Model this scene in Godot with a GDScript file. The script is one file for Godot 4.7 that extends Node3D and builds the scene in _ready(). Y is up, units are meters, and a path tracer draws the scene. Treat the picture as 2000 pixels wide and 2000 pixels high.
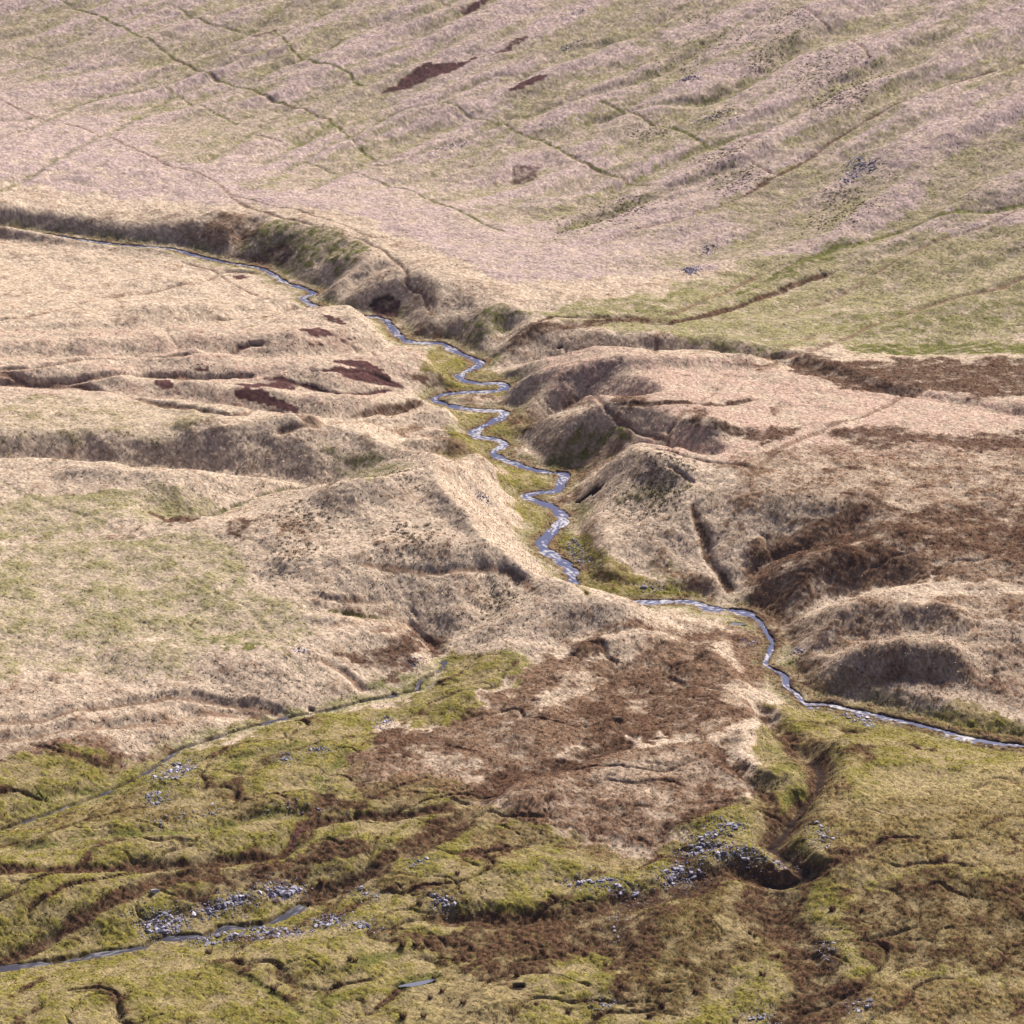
extends Node3D
# A moorland valley seen from a high ridge: a stream winding between grassy mounds, a long hillside behind.
# All places are metres in the scene: x to the right, y up, z towards the viewer. The ridge the photograph was taken from is at the origin, 200 m above the stream.

# ---- survey of the valley ----
# land heights above the base slope: x, z, height, reach
const LAND := [
	[-153.8, -835.1, 5.0, 28.0],
	[-125.3, -825.6, 5.1, 26.0],
	[-102.7, -817.1, 10.0, 26.0],
	[-83.8, -806.2, 20.0, 26.0],
	[-77.3, -811.0, 11.4, 26.0],
	[-62.2, -796.9, 13.0, 26.0],
	[-51.1, -784.6, 9.2, 26.0],
	[-37.3, -744.0, 13.0, 24.0],
	[-22.0, -718.6, 14.7, 26.0],
	[-10.9, -708.6, 13.1, 26.0],
	[0.0, -704.6, 11.1, 26.0],
	[7.7, -697.2, 6.3, 24.0],
	[22.8, -693.2, 6.1, 30.0],
	[45.1, -683.3, 5.8, 30.0],
	[66.6, -671.6, 4.0, 30.0],
	[86.9, -655.3, 1.9, 30.0],
	[-116.1, -899.7, 11.7, 50.0],
	[-55.2, -852.5, 1.6, 50.0],
	[0.0, -795.8, 7.5, 50.0],
	[49.9, -764.5, 6.7, 50.0],
	[97.8, -747.5, 0.8, 50.0],
	[-153.5, -1029.6, 5.9, 60.0],
	[-63.1, -987.8, 5.0, 60.0],
	[20.1, -943.9, 6.6, 60.0],
	[111.6, -870.1, 4.5, 60.0],
	[-148.5, -802.1, -2.0, 14.0],
	[-121.4, -795.9, -4.4, 14.0],
	[-102.8, -785.8, -3.9, 12.0],
	[-88.1, -776.2, -3.3, 10.0],
	[-76.3, -757.9, -1.9, 8.0],
	[-117.0, -764.8, 0.4, 20.0],
	[-95.1, -749.8, 2.1, 18.0],
	[-80.5, -734.3, -0.1, 14.0],
	[-69.3, -718.0, 3.0, 20.0],
	[-112.4, -716.5, 5.9, 22.0],
	[-90.8, -713.2, 7.4, 20.0],
	[-102.9, -666.5, 8.8, 26.0],
	[-81.4, -671.0, 7.5, 24.0],
	[-60.0, -680.9, 8.6, 22.0],
	[-42.1, -682.1, 2.4, 20.0],
	[-35.2, -663.5, 3.4, 16.0],
	[-98.3, -634.0, 9.3, 24.0],
	[-77.5, -636.3, 10.2, 22.0],
	[-56.5, -638.1, 9.8, 20.0],
	[-39.4, -635.0, 11.4, 18.0],
	[-29.3, -628.9, 3.3, 13.0],
	[-48.8, -609.5, 6.6, 18.0],
	[-32.8, -613.2, 6.1, 14.0],
	[-70.8, -612.3, 6.3, 20.0],
	[-92.2, -619.7, 9.1, 24.0],
	[-86.6, -578.4, 11.2, 22.0],
	[-67.1, -576.9, 13.6, 20.0],
	[-51.8, -579.3, 12.0, 17.0],
	[-38.5, -573.2, 13.8, 13.0],
	[-26.9, -571.0, 8.6, 12.0],
	[-20.7, -576.7, -3.0, 9.0],
	[-18.1, -616.0, 6.2, 7.0],
	[-20.0, -595.4, 2.3, 8.0],
	[-89.5, -556.7, 5.2, 16.0],
	[-80.8, -553.0, 7.2, 14.0],
	[-73.2, -551.5, 11.0, 12.0],
	[-64.3, -549.3, 7.2, 12.0],
	[-54.7, -552.2, 3.6, 11.0],
	[-47.4, -553.8, -2.0, 9.0],
	[-36.4, -541.6, 13.9, 16.0],
	[-28.0, -540.8, 13.7, 16.0],
	[-19.6, -541.7, 18.8, 16.0],
	[-12.3, -546.5, 14.7, 13.0],
	[-6.1, -556.6, 4.6, 9.0],
	[-14.1, -522.1, 14.5, 18.0],
	[-8.1, -510.0, 12.8, 16.0],
	[-1.7, -496.8, 14.9, 14.0],
	[4.5, -490.5, 15.6, 11.0],
	[9.5, -487.5, 2.4, 8.0],
	[-27.8, -511.8, 18.5, 26.0],
	[-46.1, -508.4, 13.2, 26.0],
	[-33.2, -486.0, 20.0, 26.0],
	[-16.7, -490.6, 20.0, 24.0],
	[-7.7, -479.9, 20.0, 16.0],
	[-59.1, -500.2, 11.6, 26.0],
	[-78.0, -513.2, 2.1, 26.0],
	[-21.8, -477.2, 4.5, 18.0],
	[-32.8, -477.2, 5.0, 20.0],
	[-48.1, -477.8, 8.3, 24.0],
	[-65.9, -480.3, 4.9, 26.0],
	[-78.6, -480.3, 6.2, 26.0],
	[-73.4, -454.2, 5.1, 16.0],
	[-60.9, -454.9, 5.9, 15.0],
	[-50.2, -452.8, 5.8, 13.0],
	[-41.5, -447.9, 6.1, 11.0],
	[-32.8, -442.0, -0.5, 8.0],
	[-55.9, -468.2, 3.9, 16.0],
	[-38.2, -461.0, 6.2, 12.0],
	[-29.4, -454.2, 3.9, 9.0],
	[-23.3, -457.9, 1.0, 7.0],
	[-66.6, -441.9, 1.8, 12.0],
	[-45.0, -440.4, 1.2, 10.0],
	[-69.4, -424.6, 3.4, 10.0],
	[-57.6, -425.5, 0.3, 7.0],
	[5.7, -647.6, -0.2, 9.0],
	[12.7, -638.4, 17.0, 11.0],
	[24.0, -638.5, 16.3, 14.0],
	[40.9, -637.7, 11.4, 18.0],
	[56.8, -643.1, 14.1, 20.0],
	[72.5, -630.0, 11.5, 22.0],
	[33.8, -609.3, 12.9, 22.0],
	[53.3, -600.0, 13.1, 26.0],
	[78.1, -584.1, 11.3, 28.0],
	[94.2, -591.5, 9.2, 30.0],
	[4.2, -627.3, 6.9, 9.0],
	[8.2, -617.2, 1.1, 9.0],
	[17.5, -606.3, 16.0, 11.0],
	[9.9, -593.0, -5.1, 8.0],
	[14.4, -586.1, 19.2, 9.0],
	[19.6, -586.9, 20.0, 10.0],
	[28.5, -581.5, 19.2, 14.0],
	[38.2, -571.0, 14.3, 16.0],
	[23.0, -570.7, 17.0, 11.0],
	[16.8, -579.4, -1.8, 8.0],
	[29.0, -562.6, 17.4, 12.0],
	[50.3, -562.7, 15.4, 22.0],
	[67.9, -550.7, 15.6, 26.0],
	[85.3, -542.9, 15.3, 30.0],
	[19.3, -552.9, -6.0, 8.0],
	[24.9, -554.4, 12.6, 10.0],
	[29.8, -554.0, 16.8, 11.0],
	[36.9, -547.4, 10.7, 15.0],
	[30.3, -536.6, 11.8, 14.0],
	[20.5, -534.7, 7.7, 9.0],
	[18.0, -530.5, -6.0, 8.0],
	[27.0, -517.5, 9.8, 11.0],
	[36.7, -522.8, 14.6, 13.0],
	[33.6, -509.3, 4.8, 10.0],
	[37.8, -501.2, -5.2, 8.0],
	[39.5, -511.4, 8.9, 9.0],
	[46.4, -510.1, 7.3, 10.0],
	[23.3, -512.5, -4.3, 9.0],
	[29.8, -502.5, -5.9, 8.0],
	[43.6, -502.8, -3.7, 8.0],
	[51.0, -513.0, 20.0, 16.0],
	[48.6, -495.5, 7.2, 8.0],
	[57.1, -502.8, 19.4, 14.0],
	[69.4, -511.1, 12.9, 22.0],
	[82.4, -509.3, 14.2, 26.0],
	[58.5, -482.7, 6.4, 10.0],
	[66.2, -482.6, 6.3, 13.0],
	[79.6, -488.5, 11.0, 20.0],
	[63.2, -466.0, 10.2, 9.0],
	[68.5, -466.7, 12.4, 10.0],
	[76.7, -468.0, 9.1, 12.0],
	[84.9, -462.3, 12.7, 16.0],
	[58.0, -467.1, 0.3, 7.0],
	[62.6, -451.6, 3.9, 8.0],
	[68.7, -450.7, 8.1, 9.0],
	[74.3, -450.3, 9.0, 11.0],
	[63.6, -442.6, 3.8, 9.0],
	[71.4, -439.5, 5.7, 11.0],
	[63.2, -438.1, -3.3, 7.0],
	[72.2, -433.9, -1.9, 9.0],
	[87.0, -441.7, 5.4, 18.0],
	[85.0, -428.8, -1.5, 12.0],
	[0.0, -474.6, -0.1, 8.0],
	[6.5, -471.9, 9.8, 9.0],
	[10.8, -472.4, 14.4, 9.0],
	[16.3, -473.5, 14.9, 8.0],
	[22.3, -474.7, 9.3, 7.0],
	[27.3, -476.0, -1.3, 7.0],
	[-6.5, -470.7, -1.5, 8.0],
	[6.4, -465.6, 2.7, 9.0],
	[16.2, -468.6, -2.8, 8.0],
	[13.7, -456.7, 0.7, 7.0],
	[20.1, -459.0, 5.0, 7.0],
	[26.6, -461.1, 7.0, 6.0],
	[32.0, -462.6, 3.2, 6.0],
	[43.2, -456.4, 5.3, 6.0],
	[43.6, -473.7, -0.6, 8.0],
	[38.6, -479.4, -1.8, 8.0],
	[48.2, -464.8, -3.4, 8.0],
	[38.7, -438.2, 3.8, 10.0],
	[31.2, -449.4, -0.7, 10.0],
	[-10.4, -451.1, -0.4, 9.0],
	[-4.1, -446.3, 5.0, 9.0],
	[0.0, -436.2, 4.9, 10.0],
	[-12.2, -435.9, 2.2, 8.0],
	[10.1, -434.3, 2.6, 14.0],
	[-21.9, -426.8, 2.3, 8.0],
	[24.6, -421.8, 4.2, 14.0],
	[9.6, -408.9, 4.9, 14.0],
	[46.6, -415.0, 6.2, 6.0],
	[41.6, -403.2, 5.3, 6.0],
	[47.3, -403.0, 8.8, 6.0],
	[50.3, -404.2, 0.5, 5.0],
	[54.9, -419.6, 1.2, 6.0],
	[60.9, -398.5, 9.1, 12.0],
	[68.1, -406.2, 5.7, 14.0],
	[-38.8, -413.8, 3.3, 10.0],
	[-52.9, -409.9, 3.8, 9.0],
	[-60.9, -397.5, 2.1, 10.0],
	[-37.1, -392.9, 4.3, 12.0],
	[-54.5, -383.3, 5.0, 10.0],
	[-14.2, -402.0, 5.4, 14.0],
	[-18.2, -385.3, 5.1, 10.0],
	[18.1, -383.4, 6.9, 14.0],
	[31.7, -383.3, 5.3, 11.0],
	[38.2, -374.6, 8.6, 7.0],
	[43.0, -377.9, 4.1, 6.0],
	[38.3, -365.1, 4.9, 7.0],
	[30.4, -363.3, 2.9, 7.0],
	[54.1, -367.0, 9.5, 9.0],
	[62.7, -369.6, 9.2, 12.0],
	[54.5, -350.2, 9.0, 9.0],
	[8.6, -360.2, 3.8, 10.0],
	[-8.7, -363.4, 4.6, 10.0],
	[-42.0, -348.6, 2.7, 7.0],
	[-48.8, -372.6, 3.2, 7.0],
	[-48.4, -332.3, 3.8, 8.0],
	[-32.4, -334.6, 5.3, 8.0],
	[-20.3, -335.4, 3.7, 8.0],
	[0.0, -320.2, 4.1, 10.0],
	[-46.2, -314.7, 5.1, 10.0],
	[-23.4, -318.7, 3.8, 10.0],
	[24.3, -334.1, 4.1, 12.0],
	[54.5, -330.8, 6.6, 9.0],
	[29.4, -349.3, 6.7, 8.0],
	[41.8, -348.0, 3.9, 7.0],
]
# ridges and knolls raised on it: height, half width, then x, z
const RIDGES := [
	[2.6, 12.0, -1.1, -467, 6.4, -468, 11.8, -468.7, 17.2, -469.5, 23.1, -468.7],
	[1.4, 6.0, 15.7, -454.3, 24.3, -457.8, 31.8, -459.5],
	[1.0, 5.0, 41, -455, 43.3, -451.9],
	[0.7, 4.0, 40.2, -431.4, 46.5, -434.8],
	[5.0, 8.0, -19.5, -602.2, -15.5, -603.6],
	[3.2, 8.0, -22.8, -582.4, -15.7, -584.2],
	[3.2, 12.0, -36.5, -522.1, -27.3, -527, -19.2, -530.8, -11.9, -529.8, -5.4, -531.3],
	[3.0, 9.0, -13.5, -519.9, -8, -507, -1.7, -494.2, 4.4, -487.4, 9.8, -477.9],
	[1.3, 12.0, -74.2, -449.1, -62.4, -450.4, -49.9, -449.6, -41.2, -444.8, -31.4, -436.1],
	[1.1, 5.0, 47.1, -415.9, 42.6, -403.4, 44.4, -393.3, 48.7, -390.6],
	[0.8, 4.0, 29.3, -374.6, 35.6, -375.9, 41.2, -378.1],
	[1.3, 8.0, 60.9, -406.1, 58.1, -385.1, 52.1, -372.6, 48.4, -363.5, 52.4, -353.9],
	[1.1, 7.0, 25.7, -358, 34.7, -364.2, 40.8, -364.7, 46.8, -356.2],
	[2.6, 7.0, 58.9, -461.4, 64.8, -462.8, 75.7, -461.4, 89.5, -458.4],
	[2.8, 8.0, 57.5, -443.3, 64, -446.9, 73.9, -447.4, 87.3, -444.7],
	[2.6, 9.0, 19.6, -542.8, 24.1, -550.5, 29.7, -551.2, 40, -540.4],
	[2.4, 8.0, 11.6, -578.3, 15.7, -585.5, 21.5, -585.6, 35.7, -571.9, 50.7, -567.9],
	[2.2, 8.0, 7, -630.9, 12.6, -633.6, 23.7, -631.2, 41.8, -630.3, 63.5, -638.4],
	[2.0, 8.0, 1.5, -669.1, 8.9, -676, 22, -666.3, 36.2, -657.3],
	[1.2, 10.0, -118.5, -758.5, -95.9, -756.8, -82.6, -755],
	[2.0, 11.0, -111, -707.7, -89.5, -716, -65.9, -715.2],
	[2.0, 11.0, -96.8, -654.3, -76.3, -666, -56.7, -678.1, -38.7, -675.7],
	[1.8, 8.0, -81.7, -636.7, -61.7, -632.8, -42.2, -635.6, -29.3, -628.7],
	[1.6, 7.0, -60.9, -624.2, -44.5, -626.3, -29, -621.3],
	[1.6, 7.0, -51, -602.5, -35.3, -610.6],
	[1.5, 8.0, -98.8, -622.9, -77.5, -611.4, -59.2, -604.7],
	[3.0, 12.0, -79.3, -572.2, -64.3, -576.1, -50.1, -575.6, -35.7, -569.3, -20.6, -540.5],
	[1.8, 7.0, -80.9, -585, -68, -586.5, -52, -582.7],
	[1.6, 7.0, -106.1, -555.3, -88.5, -550.5, -80, -546.8, -73, -550.2, -61.4, -545.7, -45.6, -532.8],
	[0.7, 6.0, -60.1, -391.4, -48.4, -395, -35.6, -398.3],
	[0.7, 6.0, -70.2, -368.3, -57.4, -371.2, -41.1, -375.8],
	[0.4, 9.0, -71.3, -325.7, -47.9, -328.4, -32.1, -330.9, -19.4, -333.3],
	[0.6, 6.0, -63.2, -380.7, -49.9, -383.6, -36.5, -385.7],
	[0.8, 7.0, -25.3, -435.7, -15.4, -442.1, -4.2, -450.7, 4.2, -459.2],
	[0.7, 5.0, -11, -427.2, -4.1, -438.4, 0, -448],
	[0.8, 7.0, 1.9, -412.3, 6, -429.7, 13.4, -443.9, 20.8, -449.2],
	[0.7, 8.0, 4.5, -383.2, 13.9, -393.1, 26.3, -399.8, 35.4, -396.6],
	[0.6, 7.0, -17.6, -369.5, -4.5, -378.5, 7.3, -387.1],
	[0.7, 8.0, -8.6, -357.2, 4.3, -362.7, 15.5, -360.8],
	[0.7, 8.0, 20.4, -337.6, 27.3, -343.2, 36.7, -347],
	[0.8, 8.0, 52.5, -340.7, 50.4, -350.8, 57.6, -354.7],
	[0.7, 8.0, 49.4, -322.8, 56.1, -331.3],
	[0.6, 7.0, -3.9, -318, 6.3, -322.3, 15.8, -323.7],
	[1.0, 7.0, -49.2, -490.4, -33.5, -490.5, -16.7, -491.1, -4.5, -490.6],
	[1.2, 7.0, -40.8, -468.4, -30.1, -469.1, -19.4, -469.6],
	[1.0, 6.0, -37.9, -456.8, -29.7, -460.5, -22.4, -462.2],
]
# valleys cut into the land: half width of the floor, slope of the banks, then x, z, height of the floor
const VALLEYS := [
	[3.2, 0.84, -286.1, -882.3, 0, -222.7, -856.7, 0, -170.6, -836.2, 0, -142.8, -821.3, 0, -127.7, -815.3, 0, -117.3, -811.8, 0, -109.7, -804.1, 0, -97.4, -793.3, 0, -85, -785.3, 0, -79.1, -776.4, 0, -74.4, -766.5, 0, -70.3, -761.6, 0, -64, -753.1, 0, -66.6, -747.4, 0, -64.3, -740.4, 0, -60.8, -734.7, 0, -52.5, -727.8, 0, -40.9, -722.5, 0, -37.7, -715.5, 0, -33.5, -700.7, 0, -29.3, -695.5, 0, -21.2, -694.3, 0, -17.6, -687.2, 0, -13.6, -681.2, 0, -9.3, -674.3, 0, -10.6, -669.5, 0, -14.9, -662.1, 0, -13.7, -656.5, 0, -8.2, -653.6, 0, -3.4, -654.1, 0, -2, -649.9, 0, -3.9, -646.7, 0, -12.4, -645.6, 0, -18.8, -643.4, 0, -21.8, -639.2, 0, -19.1, -635.1, 0, -13.2, -630.7, 0, -6.9, -628.6, 0, -2.2, -628, 0, -2.7, -622.9, 0, -6.8, -616.3, 0, -10, -610.6, 0, -8.7, -605.8, 0, -3.6, -603.3, 0, -2.1, -598.6, 0, -5.1, -593.2, 0, -1.6, -586.3, 0, 0, -585.1, 0, 4.9, -579.8, 0, 9.7, -576.8, 0, 13, -576.1, 0, 12.7, -571, 0, 10.9, -563.2, 0, 7.1, -562.2, 0, 3.3, -559.7, 0, 6.1, -555.6, 0, 10, -551.4, 0, 12.4, -543.4, 0, 10.4, -536.8, 0, 7.2, -527.9, 0, 7.5, -522.9, 0, 11.4, -515, 0, 13.4, -509.6, 0, 13.7, -502.6, 0, 15.4, -495.7, 0, 20.2, -491.4, 0, 27.2, -490.1, 0, 34.4, -490.6, 0, 40.2, -490, 0, 42.9, -486.7, 0, 47.8, -485.6, 0, 51.3, -483.4, 0, 53.4, -479.1, 0, 54.2, -472.8, 0, 54.9, -467.6, 0, 53.5, -461.6, 0, 52.3, -456.2, 0, 54.4, -452.8, 0, 55.8, -449.9, 0, 55.5, -445.2, 0, 57.1, -441.9, 0, 58.4, -436.8, 0, 62.2, -436.8, 0, 66.8, -434.1, 0, 71.9, -431.4, 0, 79.8, -426.8, 0, 93.2, -418.7, 0, 116.6, -414.1, 0, 143.8, -407.4, 0],
	[4.0, 0.81, -235.9, -835.9, 0.1, -166.7, -815.4, 0.1, -124.7, -800.9, 0.1, -106.6, -788.6, 0.1, -95.2, -778.9, 0.1, -84.1, -769.3, 0.1, -77, -756.2, 0.1, -69.9, -741.1, 0.1],
	[3.2, 0.74, 31.7, -485, 0.4, 38.9, -483.8, 0.4, 46.3, -479.7, 0.4, 50, -472.1, 0.4, 51.1, -462.5, 0.4, 50.1, -454.5, 0.4, 51.9, -447.3, 0.4, 54.2, -439.3, 0.4],
	[2.6, 0.68, 59.6, -433.2, 0.2, 66.3, -430.4, 0.2, 71.4, -427.5, 0.2, 79.1, -422.8, 0.2, 92.5, -414.8, 0.2],
	[6.0, 1.08, -30.6, -694.3, 0.4, -19.5, -677, 0.4, -9.5, -659, 0.4, -9.2, -634.9, 0.4, -6.1, -607.9, 0.4, 0, -587.7, 0.4, 7.6, -563.2, 0.4, 8.5, -537.8, 0.4, 10, -517.5, 0.4],
	[3.0, 0.94, 16, -499.4, 0.4, 24.9, -495.1, 0.4, 36.1, -492.9, 0.4, 44.9, -489, 0.4],
	[1.2, 0.35, -14.2, -455.6, 1.4, -13.9, -452.3, 1.4, -15.2, -449.6, 1.3, -18.9, -444.5, 1.3, -19, -440.9, 1.2, -21.4, -439.7, 1.1, -23.6, -438.4, 1.1, -31.4, -435, 1, -35, -432.4, 0.9, -41.2, -429.9, 0.9, -44.5, -428.7, 0.8, -49.4, -425.8, 0.7, -52.8, -423.3, 0.7, -59.6, -417.9, 0.6, -63.5, -414.6, 0.6, -67.5, -406.6, 0.5, -73.4, -398.7, 0.4, -86.2, -386.6, 0.4, -106.4, -371.4, 0.3, -129.8, -360.7, 0.2],
	[2.0, 0.30, -112.5, -329.6, 0.2, -81.5, -335.6, 0.3, -65.9, -339.9, 0.4, -59.6, -341.9, 0.5, -58.1, -344.1, 0.6, -53.8, -344.7, 0.6, -49.8, -345.1, 0.7, -47.8, -347.1, 0.8, -44.8, -347.6, 0.9, -41.7, -348, 1, -38.7, -349.8, 1, -36.4, -352.1, 1.1, -34.7, -354.2, 1.2],
	[1.0, 0.68, -39.2, -561.7, 5, -45.2, -557.7, 3.1, -55.6, -561.6, 3.1, -71.2, -564.7, 3.1, -89.5, -568.8, 3.4, -109.3, -572.6, 3.8, -141.4, -572.7, 4.8, -192.2, -570.7, 5.5],
	[0.8, 0.41, -45.2, -557.8, 3.4, -49.7, -557.3, 3.5, -56.3, -553.2, 3.7, -63.1, -546.7, 3.8, -68.4, -540.3, 4, -73.5, -534.1, 4.1, -78.7, -532.5, 4.2],
	[1.0, 0.57, -2.2, -665.4, 0.4, 5.9, -668.3, 1, 17.7, -668.3, 2.4, 32.4, -665.6, 3.4, 51.2, -662.3, 4.3, 68.1, -655.1, 5.5, 77.4, -647.4, 6.2, 88.7, -632, 7.2, 98.2, -618, 7.4, 120.6, -601.8, 7.7, 154.9, -577.3, 8.4],
	[0.6, 0.74, 5.5, -611.7, 0.5, 10.3, -616.4, 1.8, 16.9, -617.5, 3.6, 22.9, -613.8, 6.6, 32.2, -602.9, 9.6],
	[0.6, 0.81, 14.5, -573.6, 0.4, 19.3, -572.7, 2.4, 24.5, -573.6, 4.8, 29, -571.7, 7.2, 39.5, -563, 9.8, 47.4, -555.8, 10.8],
	[0.3, 0.68, 47.9, -492.3, 1, 44.6, -500.4, 3.6, 43.2, -509.6, 7.8, 42.3, -523, 10.8],
	[0.8, 0.54, 48.3, -492.9, 1, 52.3, -497.8, 3, 57.5, -501.3, 5, 65.4, -501, 7.4, 74.2, -502.6, 9],
	[0.8, 0.61, 53.5, -477.4, 0.5, 58, -475.9, 1.4, 64.8, -478.4, 3, 72.8, -481.2, 4.8, 81.7, -482.5, 6.6],
	[0.6, 0.61, 54.9, -464.9, 0.5, 59.1, -456.8, 1.4, 64.3, -455.8, 2.6, 69.8, -458.3, 3.8, 75.2, -456, 5.4, 84, -455.8, 6.6],
	[0.8, 0.68, -14, -455, 1.4, -16.5, -463.2, 1.9, -10.7, -466.1, 2.9, -6.2, -469.6, 3.8, -3.5, -477.2, 5, 0, -481.5, 6.6, 5, -483.6, 8.4],
	[0.6, 0.47, -16.5, -463.2, 1.9, -19.7, -467.3, 2.6, -22.3, -469.7, 3.4, -26.2, -469.7, 4.3, -31.4, -468.8, 5.2, -40.7, -469.6, 6.2],
	[1.0, 0.47, -16.8, -630.4, 0.4, -25, -623.3, 1.2, -35.7, -615.1, 2.4, -48.9, -609.2, 3.4, -65.6, -613.3, 4.1, -82.7, -619.3, 4.8, -99.3, -624.3, 5.3, -125.8, -629.7, 6, -182, -630.8, 7.2],
	[1.0, 0.47, -10.2, -605.8, 0.4, -19, -606.9, 1.4, -28.4, -605, 2.4, -40.6, -607, 3.6],
	[1.0, 0.41, -26, -693.8, 0.5, -44.8, -675.8, 2.4, -64.9, -666.8, 3.6, -88.8, -669.8, 4.3, -104.9, -663.9, 5, -145.3, -657.3, 6.6],
	[0.8, 0.38, -60.1, -730.5, 0.5, -75.8, -718.6, 2.4, -90.1, -706.3, 3.6, -109.4, -695.5, 4.8, -150.6, -683.9, 6.6],
	[0.8, 0.30, -21.4, -640.4, 0.6, -33.9, -636, 2.6, -47.7, -631.3, 3.8, -61.9, -634, 4.8, -80.6, -637.3, 5.8, -101.4, -639.9, 6.5],
	[0.5, 0.68, -55.6, -735.6, 1.2, -50.5, -744.1, 4.2, -44.1, -748.4, 7.2],
	[0.5, 0.68, -94.9, -794.9, 0.7, -92.8, -805.8, 4.2, -89.8, -811.7, 7.2],
	[0.4, 0.74, -115.2, -808.2, 0.7, -113.8, -812.3, 4.2, -110.6, -812.2, 7.8],
	[0.4, 0.74, -104.4, -798.7, 0.7, -103, -806.1, 4.2, -99.8, -807.4, 7.8],
	[0.6, 0.81, -81.8, -780.9, 0.7, -80.1, -791.2, 3.8, -78.2, -796.5, 7.8],
	[0.5, 0.74, -69, -760.8, 0.7, -64.7, -770.3, 4.2, -58.2, -774.8, 7.8],
	[0.5, 0.81, -32.4, -699.4, 1, -27.9, -704.8, 4.2, -24, -705.1, 8.4],
	[0.5, 0.81, -19.9, -693.6, 1, -14.6, -696, 4.2, -9.9, -696.7, 8.4],
	[0.4, 0.68, -123.6, -812.1, 0.7, -122.5, -811.6, 4.8, -120, -811.5, 8.4],
	[0.5, 0.68, -8.3, -679.2, 1.2, -2.3, -689.5, 3.6, 1.5, -690.6, 7.2],
]
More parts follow.
